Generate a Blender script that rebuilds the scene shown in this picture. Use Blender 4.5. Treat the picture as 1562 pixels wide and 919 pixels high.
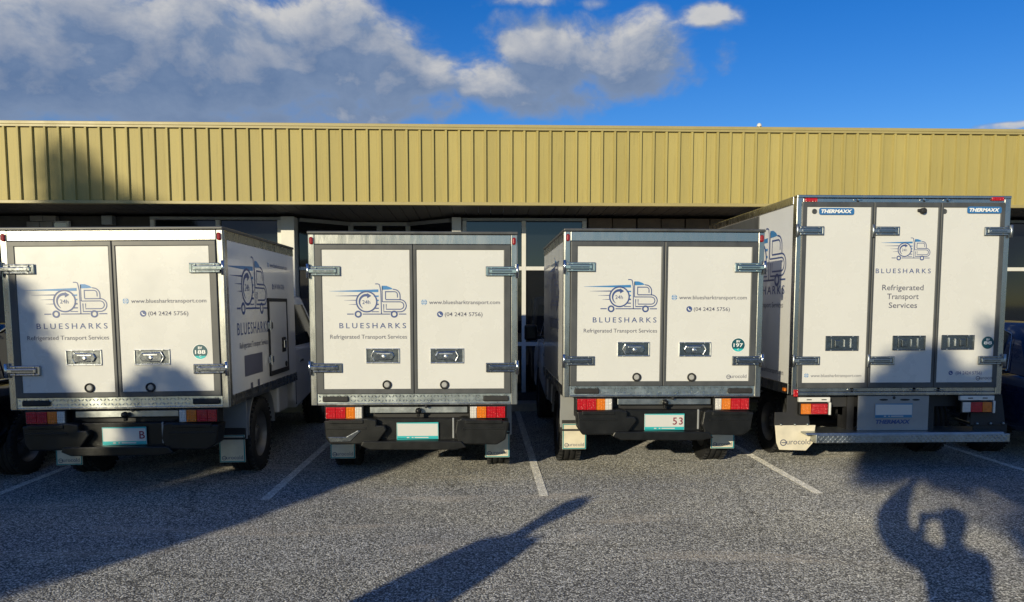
import bpy, bmesh, math, random
from mathutils import Vector, Matrix
R = math.radians
rnd = random.Random(7)
scene = bpy.context.scene
for o in list(bpy.data.objects): bpy.data.objects.remove(o)
C = scene.collection

# ------------------------------------------------------------------ camera
F, PX, PY, W0, H0, HC = 1160.0, 781.0, 561.0, 1562.0, 919.0, 1.65
YAW, PIT = math.atan(43 / 1164.0), math.atan(96 / 1160.0)
cam = bpy.data.cameras.new('camera'); camo = bpy.data.objects.new('camera', cam); C.objects.link(camo)
cam.sensor_width = 36; cam.lens = 36 * F / W0; cam.shift_y = (PY - H0 / 2) / W0
cam.clip_end = 3000; cam.clip_start = 0.02
camo.location = (0, 0, HC); camo.rotation_euler = (R(90) - PIT, 0, -YAW)
scene.camera = camo
fw = Vector((math.sin(YAW) * math.cos(PIT), math.cos(YAW) * math.cos(PIT), -math.sin(PIT)))
rt = Vector((math.cos(YAW), -math.sin(YAW), 0)); up = rt.cross(fw)
def ray(x, y): return fw + rt * ((x - PX) / F) + up * ((PY - y) / F)
def at(x, y, Y):                       # point of the photograph on the plane of depth Y
    d = ray(x, y); return Vector((0, 0, HC)) + d * (Y / d.y)

# ------------------------------------------------------------------ light
AZ, EL = R(31.1), R(13.8)
L = Vector((math.sin(AZ) * math.cos(EL), math.cos(AZ) * math.cos(EL), -math.sin(EL)))
sun = bpy.data.lights.new('sun', 'SUN'); suno = bpy.data.objects.new('sun', sun); C.objects.link(suno)
sun.energy = 4.4; sun.angle = R(0.55); sun.color = (1.0, 0.89, 0.62)
suno.rotation_euler = L.to_track_quat('-Z', 'Y').to_euler(); suno.location = (-20, -30, 15)
vs = scene.view_settings
vs.view_transform = 'Standard'; vs.look = 'None'; vs.exposure = 0.0; vs.gamma = 1; vs.use_curve_mapping = False

world = bpy.data.worlds.new('World'); scene.world = world; world.use_nodes = True
wt = world.node_tree; wt.nodes.clear()

class NT:
    def __init__(s, t): s.t = t
    def n(s, kind, **kw):
        nd = s.t.nodes.new(kind)
        for k, v in kw.items(): setattr(nd, k, v)
        return nd
    def put(s, sock, v):
        if hasattr(v, 'is_output'): s.t.links.new(v, sock)
        elif v is not None: sock.default_value = v
    def m(s, op, a, b=None, c=None, clamp=False):
        nd = s.n('ShaderNodeMath', operation=op); nd.use_clamp = clamp
        for i, v in enumerate((a, b, c)):
            if v is not None: s.put(nd.inputs[i], v)
        return nd.outputs[0]
    def vm(s, op, a, b=None):
        nd = s.n('ShaderNodeVectorMath', operation=op); s.put(nd.inputs[0], a)
        if b is not None: s.put(nd.inputs[3 if op == 'SCALE' else 1], b)
        return nd.outputs[0]
    def noise(s, vec, scale, detail=4, rough=.5, dist=0):
        nd = s.n('ShaderNodeTexNoise'); s.put(nd.inputs['Vector'], vec)
        nd.inputs['Scale'].default_value = scale; nd.inputs['Detail'].default_value = detail
        nd.inputs['Roughness'].default_value = rough; nd.inputs['Distortion'].default_value = dist
        return nd
    def ss(s, x, a, b, lo=0., hi=1.):
        nd = s.n('ShaderNodeMapRange', interpolation_type='SMOOTHSTEP'); s.put(nd.inputs[0], x)
        for i, v in zip((1, 2, 3, 4), (a, b, lo, hi)): nd.inputs[i].default_value = v
        return nd.outputs[0]
    def mix(s, f, a, b, mode='MIX'):
        nd = s.n('ShaderNodeMix', data_type='RGBA', blend_type=mode)
        s.put(nd.inputs[0], f); s.put(nd.inputs[6], a); s.put(nd.inputs[7], b); return nd.outputs[2]
    def ramp(s, f, stops):
        nd = s.n('ShaderNodeValToRGB'); s.put(nd.inputs[0], f); e = nd.color_ramp.elements
        while len(e) < len(stops): e.new(.5)
        for el, (p, c) in zip(e, stops): el.position = p; el.color = c
        return nd.outputs[0]

def azel(px, py):
    d = ray(px, py).normalized(); return math.atan2(d.x, d.y), math.asin(d.z)
# density of the cumulus field as a function of (azimuth, elevation)
g = bpy.data.node_groups.new('cloud_density', 'ShaderNodeTree')
g.interface.new_socket('P', in_out='INPUT', socket_type='NodeSocketVector')
g.interface.new_socket('D', in_out='OUTPUT', socket_type='NodeSocketFloat')
N = NT(g); gi = N.n('NodeGroupInput'); go = N.n('NodeGroupOutput')
P = gi.outputs[0]
wn = N.noise(P, 9, 3, .5); wv = N.vm('SCALE', N.vm('SUBTRACT', wn.outputs['Color'], (.5, .5, .5)), .05)
Pw = N.vm('ADD', P, wv)
Ps = N.vm('MULTIPLY', Pw, (1, 1.5, 1))
n1 = N.noise(Ps, 12, 10, .60).outputs['Fac']
n2 = N.noise(N.vm('MULTIPLY', P, (1, 1.6, 1)), 2.2, 2, .5).outputs['Fac']
blobs = [(110, 80, 210, 100, 1.), (330, 95, 190, 95, .95), (500, 75, 150, 80, .95), (600, 120, 120, 60, .9), (240, 160, 330, 34, .8), (560, 165, 190, 26, .75),
         (860, 80, 135, 64, .82), (965, 85, 105, 58, .80), (800, 130, 155, 50, .80), (1080, 24, 58, 26, .70), (1100, 95, 30, 28, .42),
         (720, 120, 70, 60, .62), (-300, 90, 300, 110, .9), (840, 2, 110, 14, .55), (60, 5, 200, 30, .7), (1540, 189, 50, 8, .75), (-700, -100, 300, 120, .8)]
mask = None
for (bx_, by_, rx, ry, st) in blobs:
    a, e = azel(bx_, by_)
    v = N.vm('MULTIPLY', N.vm('SUBTRACT', Pw, (a, e, 0)), (F * .93 / rx, F * .93 / ry, 0))
    ln = N.n('ShaderNodeVectorMath', operation='LENGTH'); N.put(ln.inputs[0], v)
    b = N.ss(ln.outputs['Value'], .25, 1.5, st, 0.)
    mask = b if mask is None else N.m('MAXIMUM', mask, b)
a, e = azel(781, 90)
# away from the view the same broken cumulus goes on
sx = N.n('ShaderNodeSeparateXYZ'); N.put(sx.inputs[0], P)
out = N.ss(N.m('ABSOLUTE', N.m('SUBTRACT', sx.outputs[0], .05)), .75, 1.1)
out2 = N.ss(sx.outputs[1], .45, .8)
rest = N.m('MULTIPLY', N.m('MAXIMUM', out, out2), N.ss(n2, .46, .66, 0., .85))
mask = N.m('MAXIMUM', mask, rest)
d = N.m('ADD', mask, N.m('MULTIPLY', N.m('SUBTRACT', n1, .5), 1.35))
d = N.m('MULTIPLY', d, N.ss(mask, .02, .2))
N.put(go.inputs[0], d)

N = NT(wt)
tc = N.n('ShaderNodeTexCoord'); sp = N.n('ShaderNodeSeparateXYZ'); N.put(sp.inputs[0], tc.outputs['Generated'])
az = N.m('ARCTAN2', sp.outputs[0], sp.outputs[1]); el = N.m('ARCSINE', sp.outputs[2])
cb = N.n('ShaderNodeCombineXYZ'); N.put(cb.inputs[0], az); N.put(cb.inputs[1], el)
def dens(off):
    gn = N.n('ShaderNodeGroup'); gn.node_tree = g
    N.put(gn.inputs[0], N.vm('ADD', cb.outputs[0], off)); return gn.outputs[0]
d0 = dens((0, 0, 0)); d1 = dens((-.012, .026, 0))
cover = N.ss(d0, .27, .74)
cover = N.m('MULTIPLY', cover, N.ss(el, .0, .06))
lit = N.m('ADD', N.m('MULTIPLY', N.m('SUBTRACT', d0, d1), 1.9), .03, clamp=True)
thick = N.ss(d0, .5, 1.25)
base = N.mix(thick, (2.1, 2.85, 4.3, 1), (1.1, 1.85, 3.4, 1))
ccol = N.mix(N.m('MULTIPLY', lit, N.m('MULTIPLY', N.ss(d0, .36, .70), N.ss(d0, .75, 1.30, 1., .30))), base, (5.7, 5.75, 5.9, 1))
sky = N.n('ShaderNodeTexSky', sky_type='NISHITA'); sky.sun_disc = False
sky.sun_elevation = EL; sky.sun_rotation = AZ + math.pi; sky.altitude = 0; sky.air_density = 1.0; sky.dust_density = .05; sky.ozone_density = 3.5
hs = N.n('ShaderNodeHueSaturation'); N.put(hs.inputs['Color'], sky.outputs[0]); hs.inputs['Saturation'].default_value = 1.33; hs.inputs['Value'].default_value = 1.28; hs.inputs['Hue'].default_value = .519; skyc = hs.outputs[0]
bg = N.n('ShaderNodeBackground'); wo = N.n('ShaderNodeOutputWorld')
N.put(bg.inputs[0], N.mix(cover, skyc, ccol)); bg.inputs[1].default_value = .10
wt.links.new(bg.outputs[0], wo.inputs[0])

# ------------------------------------------------------------------ materials
MATS = {}
def mat(name, col, rough=.5, metal=0., var=0., vscale=6., bump=0., bscale=40., coat=0., spec=.5, extra=None, stretch=(1, 1, 1), dirt=None):
    m = bpy.data.materials.new(name); m.use_nodes = True; t = m.node_tree; n = NT(t)
    p = t.nodes['Principled BSDF']
    p.inputs['Base Color'].default_value = (*col, 1); p.inputs['Roughness'].default_value = rough
    p.inputs['Metallic'].default_value = metal; p.inputs['Coat Weight'].default_value = coat; p.inputs['Specular IOR Level'].default_value = spec
    tcn = n.n('ShaderNodeTexCoord'); vec = n.vm('MULTIPLY', tcn.outputs['Object'], stretch)
    if var:
        f = n.noise(vec, vscale, 6, .6).outputs['Fac']
        lo = tuple(c * (1 - var) for c in col) + (1,); hi = tuple(min(1, c * (1 + var)) for c in col) + (1,)
        c = n.ramp(f, [(.3, lo), (.7, hi)])
        if dirt:
            f2 = n.noise(vec, dirt[1], 8, .7, .4).outputs['Fac']
            c = n.mix(n.ss(f2, dirt[2], dirt[3], 0, dirt[4]), c, (*dirt[0], 1))
        n.put(p.inputs['Base Color'], c)
        n.put(p.inputs['Roughness'], n.m('ADD', rough, n.m('MULTIPLY', n.m('SUBTRACT', f, .5), .25)))
    if bump:
        f = n.noise(vec, bscale, 5, .6).outputs['Fac']
        b = n.n('ShaderNodeBump'); b.inputs['Strength'].default_value = bump; b.inputs['Distance'].default_value = .01
        n.put(b.inputs['Height'], f); n.put(p.inputs['Normal'], b.outputs[0])
    if extra: extra(m, n, p, tcn)
    MATS[name] = m; return m
mat('white_panel', (.645, .64, .615), .27, var=.025, vscale=2.5, bump=.05, bscale=2.2, dirt=((.55, .50, .42), 3.2, .56, .8, .20))
mat('white_side', (.81, .81, .80), .18, var=.02, vscale=3, coat=.3)
mat('white_car', (.74, .75, .76), .22, coat=.5)
mat('aluminium', (.47, .47, .45), .27, 1., var=.10, vscale=9, stretch=(1, 1, .25), bump=.12, bscale=14)
mat('galvanised', (.40, .425, .43), .38, 1., var=.16, vscale=14)
mat('tread', (.66, .70, .68), .30, 1., var=.12, vscale=12)
mat('chrome', (.50, .53, .56), .16, 1., var=.06, vscale=30)
mat('dull_chrome', (.26, .28, .30), .24, 1., var=.1, vscale=30)
mat('seal', (.066, .070, .074), .42, var=.22, vscale=8, stretch=(1, 1, .4))
mat('black_plastic', (.009, .0095, .010), .34, spec=.35, var=.25, vscale=12, bump=.15, bscale=180)
mat('plug_grey', (.36, .36, .35), .6)
mat('rubber', (.018, .018, .019), .7, var=.3, vscale=18)
mat('chassis', (.02, .02, .022), .6, var=.3)
mat('marker_lens', (.30, .006, .010), .2, coat=.5)
mat('latch_ring', (.74, .75, .75), .30, 1., var=.05, vscale=30)
mat('navy_ink', (.05, .085, .235), .4); mat('blue_ink', (.04, .20, .46), .4); mat('grey_ink', (.10, .105, .155), .45)
mat('teal', (.0, .22, .25), .4); mat('teal_light', (.02, .48, .48), .4); mat('dark_teal', (.006, .075, .10), .4); mat('white_ink', (.85, .85, .83), .4)
mat('plate_white', (.60, .60, .57), .35); mat('plate_teal', (.03, .42, .44), .35); mat('maroon_ink', (.20, .01, .045), .4)
mat('plate_blue', (.05, .22, .40), .35)
mat('flap', (.66, .60, .47), .55, var=.12, vscale=7)
mat('sticker_blue', (.03, .15, .38), .3)
mat('tinted_glass', (.010, .013, .016), .05, spec=.7)
mat('shop_glass', (.008, .010, .013), .045, spec=.75)
mat('rim', (.17, .17, .175), .4, .6, var=.15)
mat('frame_white', (.68, .67, .63), .4, var=.04)
mat('frame_grey', (.30, .31, .32), .45, .3, var=.08)
mat('block', (.27, .25, .22), .85, var=.15, bump=.4, bscale=60)
mat('brown_wall', (.16, .12, .09), .8, var=.15, bump=.2)
mat('dark_wall', (.07, .065, .06), .85, var=.2, bump=.2)
mat('soffit', (.12, .11, .095), .7, var=.12)
mat('fascia_trim', (.38, .315, .13), .45, var=.06, vscale=3)
mat('kerb', (.36, .35, .33), .9, var=.15, bump=.3)
mat('leaf', (.06, .10, .03), .5, var=.35, vscale=3); mat('leaf_dark', (.04, .075, .028), .5, var=.35, vscale=3)
mat('bark', (.16, .12, .09), .9, var=.3, bump=.6)
mat('car_navy', (.008, .014, .045), .12, coat=.8); mat('car_black', (.006, .007, .009), .12, coat=.8)
mat('interior', (.02, .02, .02), .9)
mat('hair', (.02, .014, .01), .6); mat('phone', (.02, .02, .022), .2)

def sheet(m, n, p, tcn):          # every sheet of the cladding has faded a little differently, with run marks down its length
    src = p.inputs['Base Color'].links[0].from_socket
    oi = n.n('ShaderNodeObjectInfo'); k_ = n.m('ADD', .91, n.m('MULTIPLY', oi.outputs['Random'], .16))
    off = n.vm('ADD', n.vm('MULTIPLY', tcn.outputs['Object'], (30, 1, .8)), n.vm('SCALE', (17, 5, 9), oi.outputs['Random']))
    run = n.ss(n.noise(off, 1.6, 5, .65).outputs['Fac'], .52, .75, 1., .80)
    cc = n.n('ShaderNodeCombineColor'); f = n.m('MULTIPLY', k_, run)
    for i in range(3): n.put(cc.inputs[i], f)
    n.put(p.inputs['Base Color'], n.mix(1., src, cc.outputs[0], 'MULTIPLY'))
def prism_lens(m, n, p, tcn):     # moulded optics of the lamp lenses
    hs_ = []
    for ax in ('X', 'Z'):
        w_ = n.n('ShaderNodeTexWave', bands_direction=ax); n.put(w_.inputs['Vector'], tcn.outputs['Object']); w_.inputs['Scale'].default_value = 22; hs_.append(w_.outputs['Fac'])
    b = n.n('ShaderNodeBump'); b.inputs['Strength'].default_value = .8; b.inputs['Distance'].default_value = .004
    n.put(b.inputs['Height'], n.m('ADD', *hs_)); n.put(p.inputs['Normal'], b.outputs[0])
    q = n.m('MULTIPLY', n.m('ADD', *hs_), .5); col = p.inputs['Base Color'].default_value[:]
    n.put(p.inputs['Base Color'], n.mix(n.ss(q, .1, .6, .55, 0), col, tuple(c * .45 for c in col[:3]) + (1,)))
mat('red_lens', (.55, .008, .012), .14, coat=.6, extra=prism_lens)
mat('orange_lens', (.85, .22, .01), .14, coat=.6, extra=prism_lens)
mat('clear_lens', (.78, .74, .68), .12, coat=.6, extra=prism_lens)
mat('fascia', (.415, .345, .125), .5, spec=.2, var=.07, vscale=1.3, dirt=((.30, .24, .11), 2.2, .50, .78, .35), stretch=(1, 1, .35), extra=sheet)
def asphalt(m, n, p, tcn):
    v = tcn.outputs['Object']
    vo = n.n('ShaderNodeTexVoronoi'); n.put(vo.inputs['Vector'], v); vo.inputs['Scale'].default_value = 92; vo.inputs['Randomness'].default_value = 1
    big = n.noise(v, .55, 5, .6).outputs['Fac']; mid = n.noise(v, 5, 5, .6).outputs['Fac']
    chip = n.ramp(n.n('ShaderNodeSeparateColor').outputs[0], [(0, (.0, 0, 0, 1)), (1, (1, 1, 1, 1))])
    sc = [x for x in m.node_tree.nodes if x.bl_idname == 'ShaderNodeSeparateColor'][0]; n.put(sc.inputs[0], vo.outputs['Color'])
    stone = n.ramp(sc.outputs[0], [(0, (.14, .139, .137, 1)), (.3, (.33, .328, .322, 1)), (.75, (.53, .527, .515, 1)), (1, (.84, .83, .81, 1))])
    gap = n.ss(vo.outputs['Distance'], .38, .72)
    c = n.mix(gap, stone, (.085, .084, .083, 1))
    p.inputs['Diffuse Roughness'].default_value = 1.0
    c = n.mix(1.0, c, n.ramp(big, [(.3, (.72, .72, .74, 1)), (.7, (1.12, 1.10, 1.05, 1))]), 'MULTIPLY')
    c = n.mix(n.ss(mid, .56, .72, 0, .30), c, (.12, .115, .11, 1))
    clump = n.noise(v, 30, 3, .6).outputs['Fac']
    c = n.mix(1.0, c, n.ramp(clump, [(.32, (.62, .62, .62, 1)), (.5, (1, 1, 1, 1)), (.7, (1.25, 1.25, 1.25, 1))]), 'MULTIPLY')
    tone = n.noise(n.vm('MULTIPLY', v, (.6, 1.6, 1)), .45, 3, .5).outputs['Fac']
    c = n.mix(1.0, c, n.ramp(tone, [(.35, (1.06, 1.05, 1.0, 1)), (.65, (1.0, 1.015, 1.05, 1))]), 'MULTIPLY')
    st = n.noise(v, 1.7, 6, .65, .6).outputs['Fac']
    c = n.mix(n.ss(st, .60, .74, 0, .55), c, (.10, .097, .094, 1))
    tan = n.noise(n.vm('MULTIPLY', v, (.5, 2.2, 1)), 1.1, 5, .6, .5).outputs['Fac']
    c = n.mix(n.ss(tan, .54, .70, 0, .34), c, (.50, .44, .37, 1))
    oil = n.n('ShaderNodeTexVoronoi'); n.put(oil.inputs['Vector'], n.vm('ADD', v, n.vm('SCALE', n.noise(v, 6, 3).outputs['Color'], .16))); oil.inputs['Scale'].default_value = .62
    c = n.mix(n.ss(oil.outputs['Distance'], .05, .22, .6, 0), c, (.05, .048, .046, 1))
    crk = n.n('ShaderNodeTexVoronoi', feature='DISTANCE_TO_EDGE'); n.put(crk.inputs['Vector'], n.vm('ADD', v, n.vm('SCALE', n.noise(v, 3, 5, .7).outputs['Color'], .5))); crk.inputs['Scale'].default_value = .33
    c = n.mix(n.m('MULTIPLY', n.ss(crk.outputs['Distance'], .001, .006, .7, 0), n.ss(big, .45, .6)), c, (.04, .04, .04, 1))
    n.put(p.inputs['Base Color'], c)
    hgt = n.m('ADD', n.m('MULTIPLY', n.m('SUBTRACT', 1, vo.outputs['Distance']), n.m('ADD', .5, sc.outputs[1])), n.m('MULTIPLY', n.noise(v, 220, 2).outputs['Fac'], .4))
    b = n.n('ShaderNodeBump'); b.inputs['Strength'].default_value = .85; b.inputs['Distance'].default_value = .007
    n.put(b.inputs['Height'], hgt); n.put(p.inputs['Normal'], b.outputs[0])
mat('asphalt', (.2, .2, .2), .85, extra=asphalt, spec=.3)
def linepaint(m, n, p, tcn):
    v = tcn.outputs['Object']
    vo = n.n('ShaderNodeTexVoronoi'); n.put(vo.inputs['Vector'], v); vo.inputs['Scale'].default_value = 92
    w = n.noise(v, 14, 6, .7).outputs['Fac']
    f = n.ss(n.m('ADD', vo.outputs['Distance'], n.m('MULTIPLY', n.m('SUBTRACT', w, .5), 1.2)), .34, .56)
    n.put(p.inputs['Base Color'], n.mix(f, (.80, .77, .70, 1), (.34, .33, .31, 1)))
    p.inputs['Diffuse Roughness'].default_value = 1.0
    b = n.n('ShaderNodeBump'); b.inputs['Strength'].default_value = .8; b.inputs['Distance'].default_value = .006
    n.put(b.inputs['Height'], n.m('SUBTRACT', 1, vo.outputs['Distance'])); n.put(p.inputs['Normal'], b.outputs[0])
mat('line_paint', (.6, .6, .55), .8, extra=linepaint)
def clothes(top, bottom):
    def f(m, n, p, tcn):
        s = n.n('ShaderNodeSeparateXYZ'); n.put(s.inputs[0], tcn.outputs['Object'])
        c = n.mix(n.ss(s.outputs[2], .93, .95), (*bottom, 1), (*top, 1))
        c = n.mix(n.ss(s.outputs[2], 1.50, 1.51), c, (.45, .28, .20, 1))
        n.put(p.inputs['Base Color'], n.mix(n.ss(s.outputs[2], .09, .10), (.03, .03, .03, 1), c))
    return f
mat('clothes_navy', (.1, .1, .1), .8, extra=clothes((.03, .05, .12), (.05, .05, .06)))
mat('clothes_grey', (.1, .1, .1), .8, extra=clothes((.25, .25, .26), (.03, .04, .09)))

# ------------------------------------------------------------------ mesh helpers
class MB:
    def __init__(s): s.v = []; s.f = []; s.mi = []; s.sm = []
    def add(s, vs_, fs, mi=0, sm=False):
        o = len(s.v); s.v += [tuple(v) for v in vs_]; s.f += [tuple(i + o for i in f) for f in fs]
        s.mi += [mi] * len(fs); s.sm += [sm] * len(fs); return s
    def bm(s, b, mi=0, sm=False):
        b.verts.index_update(); return s.add([v.co[:] for v in b.verts], [[v.index for v in f.verts] for f in b.faces], mi, sm)
    def box(s, x0, x1, y0, y1, z0, z1, mi=0, bev=0, M=None, seg=2):
        b = bmesh.new(); bmesh.ops.create_cube(b, size=1)
        for v in b.verts: v.co = Vector(((x0 + x1) / 2 + v.co.x * (x1 - x0), (y0 + y1) / 2 + v.co.y * (y1 - y0), (z0 + z1) / 2 + v.co.z * (z1 - z0)))
        if bev: bmesh.ops.bevel(b, geom=b.edges[:], offset=bev, segments=seg, affect='EDGES', profile=.5)
        if M: b.transform(M)
        s.bm(b, mi, False); b.free(); return s
    def prism(s, poly, axis, a, b_, mi=0, bev=0, M=None):     # poly of (u,v); axis 'x': (y,z) 'y': (x,z) 'z': (x,y)
        mk = {'x': lambda u, v, w: (w, u, v), 'y': lambda u, v, w: (u, w, v), 'z': lambda u, v, w: (u, v, w)}[axis]
        b = bmesh.new(); n = len(poly)
        A = [b.verts.new(mk(u, v, a)) for u, v in poly]; B = [b.verts.new(mk(u, v, b_)) for u, v in poly]
        b.faces.new(A); b.faces.new(B[::-1])
        for i in range(n): b.faces.new((A[i], B[i], B[(i + 1) % n], A[(i + 1) % n]))
        bmesh.ops.recalc_face_normals(b, faces=b.faces[:])
        if bev: bmesh.ops.bevel(b, geom=b.edges[:], offset=bev, segments=2, affect='EDGES', profile=.5)
        if M: b.transform(M)
        s.bm(b, mi); b.free(); return s
    def lathe(s, prof, c, axis='x', n=28, mi=0, sm=True, cap=True):   # prof: (along, radius)
        vs_ = []; k = len(prof)
        for i in range(n):
            t = 2 * math.pi * i / n
            for (a, r) in prof:
                u, v = r * math.cos(t), r * math.sin(t)
                p = {'x': (a, u, v), 'y': (u, a, v), 'z': (u, v, a)}[axis]
                vs_.append((c[0] + p[0], c[1] + p[1], c[2] + p[2]))
        fs = [(i * k + j, i * k + j + 1, ((i + 1) % n) * k + j + 1, ((i + 1) % n) * k + j) for i in range(n) for j in range(k - 1)]
        s.add(vs_, fs, mi, sm)
        if cap:
            for j in (0, k - 1):
                if prof[j][1] > 1e-5: s.add([vs_[i * k + j] for i in range(n)], [tuple(range(n))], mi, False)
        return s
    def tube(s, pts, r, n=8, mi=0, r1=None):
        pts = [Vector(p) for p in pts]; vs_ = []; m = len(pts)
        for i, p in enumerate(pts):
            d = (pts[min(i + 1, m - 1)] - pts[max(i - 1, 0)]).normalized()
            a = d.orthogonal().normalized(); b = d.cross(a)
            rr = r if r1 is None else r + (r1 - r) * i / (m - 1)
            for k in range(n):
                t = 2 * math.pi * k / n; vs_.append(p + a * (rr * math.cos(t)) + b * (rr * math.sin(t)))
        fs = [(i * n + k, i * n + (k + 1) % n, (i + 1) * n + (k + 1) % n, (i + 1) * n + k) for i in range(m - 1) for k in range(n)]
        s.add(vs_, fs, mi, True); s.add(vs_[:n], [tuple(range(n))[::-1]], mi); s.add(vs_[-n:], [tuple(range(n))], mi); return s
    def mesh(s, name, mats):
        me = bpy.data.meshes.new(name); me.from_pydata([tuple(v) for v in s.v], [], s.f)
        for m in mats: me.materials.append(MATS[m])
        me.polygons.foreach_set('material_index', s.mi); me.polygons.foreach_set('use_smooth', s.sm)
        me.update(); return me
    def build(s, name, mats, parent=None, recalc=True):
        if isinstance(mats, str): mats = [mats]
        me = s.mesh(name, mats)
        if recalc:
            b = bmesh.new(); b.from_mesh(me); bmesh.ops.recalc_face_normals(b, faces=b.faces[:]); b.to_mesh(me); b.free()
        return link(name, me, parent)
def link(name, me, parent=None, loc=None):
    o = bpy.data.objects.new(name, me); C.objects.link(o)
    if parent: o.parent = parent
    if loc is not None: o.location = loc
    return o
def tag(o, label=None, cat=None, group=None, kind=None):
    for k, v in (('label', label), ('category', cat), ('group', group), ('kind', kind)):
        if v: o[k] = v
    return o
def thing(name, label, cat, loc=(0, 0, 0), rz=0, group=None):
    o = bpy.data.objects.new(name, None); C.objects.link(o); o.location = loc; o.rotation_euler = (0, 0, rz); o.empty_display_size = .2
    return tag(o, label, cat, group)

# ------------------------------------------------------------------ flat print (lettering and marks), laid out in (u, v) metres
_tc = {}
def text_geo(s, spacing=1.0, bold=0.0, shear=0.0):
    key = (s, spacing, bold, shear)
    if key in _tc: return _tc[key]
    cu = bpy.data.curves.new('t', 'FONT'); cu.body = s; cu.size = 1; cu.space_character = spacing; cu.offset = bold; cu.shear = shear
    cu.resolution_u = 3; cu.fill_mode = 'FRONT'
    ob = bpy.data.objects.new('t', cu); C.objects.link(ob); bpy.context.view_layer.update()
    me = bpy.data.meshes.new_from_object(ob.evaluated_get(bpy.context.evaluated_depsgraph_get()))
    vs_ = [v.co[:2] for v in me.vertices]; fs = [tuple(p.vertices) for p in me.polygons]
    bpy.data.objects.remove(ob); bpy.data.curves.remove(cu); bpy.data.meshes.remove(me)
    x0 = min(v[0] for v in vs_); x1 = max(v[0] for v in vs_)
    _tc[key] = ([(v[0] - x0, v[1]) for v in vs_], fs, x1 - x0); return _tc[key]
class Decal:
    def __init__(s): s.items = []; s.grp = []; s.lock = None; s.k = 0
    def put(s, it, name): s.items.append(it); s.grp.append(s.lock or (name, s.k))
    def start(s, name): s.k += 1; s.lock = (name, s.k)
    def end(s): s.lock = None; s.k += 1
    def poly(s, pts, m, layer=0): s.put((pts, [tuple(range(len(pts)))], m, layer), 'mark'); return s
    def text(s, t, x, y, m, width=None, cap=None, spacing=1., bold=0., center=False, shear=0., layer=1):
        v, f, w = text_geo(t, spacing, bold, shear)
        sx_ = width / w if width else cap / .70; sy_ = cap / .70 if cap else sx_
        if center: x = x - w * sx_ / 2
        s.k += 1; s.put(([(x + a * sx_, y + b * sy_) for a, b in v], f, m, layer), 'lettering'); s.k += 1; return s
    def stroke(s, pts, w, m, layer=0, closed=False):
        P_ = [Vector(p) for p in pts]; n = len(P_); L_, R_ = [], []
        for i in range(n):
            a = P_[(i - 1) % n] if closed or i else P_[i]; b = P_[(i + 1) % n] if closed or i < n - 1 else P_[i]
            d_ = (b - a).normalized(); nn = Vector((-d_.y, d_.x)) * (w / 2)
            if (0 < i < n - 1) or closed:
                d1_ = (P_[i] - a).normalized(); c = max(.5, abs(d_.dot(d1_))); nn /= c
            L_.append(P_[i] + nn); R_.append(P_[i] - nn)
        vs_ = [tuple(p) for p in L_ + R_]; k = n if closed else n - 1
        s.put((vs_, [(i, (i + 1) % n, n + (i + 1) % n, n + i) for i in range(k)], m, layer), 'mark'); return s
    def disc(s, x, y, r, m, layer=0, n=24): return s.poly([(x + r * math.cos(2 * math.pi * i / n), y + r * math.sin(2 * math.pi * i / n)) for i in range(n)], m, layer)
    def ring(s, x, y, r, w, m, layer=0, n=32): return s.stroke([(x + r * math.cos(2 * math.pi * i / n), y + r * math.sin(2 * math.pi * i / n)) for i in range(n)], w, m, layer, True)
    def build(s, name, parent, O, U, V, flip=False):
        O, U, V = Vector(O), Vector(U), Vector(V); Nn = U.cross(V).normalized()
        keys = [None] if name else list(dict.fromkeys(s.grp)); obs = []
        for key in keys:
            mats = []; mb = MB()
            for (vs_, fs, m, layer), gk in zip(s.items, s.grp):
                if key is not None and gk != key: continue
                if m not in mats: mats.append(m)
                mb.add([O + U * a + V * b + Nn * (.0012 + .0008 * layer) for a, b in vs_], fs, mats.index(m))
            obs.append(mb.build(name or key[0], mats, parent, recalc=False))
        return obs[0] if name else obs
def arc(cx, cy, r, a0, a1, n=10): return [(cx + r * math.cos(R(a0 + (a1 - a0) * i / n)), cy + r * math.sin(R(a0 + (a1 - a0) * i / n))) for i in range(n + 1)]
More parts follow.
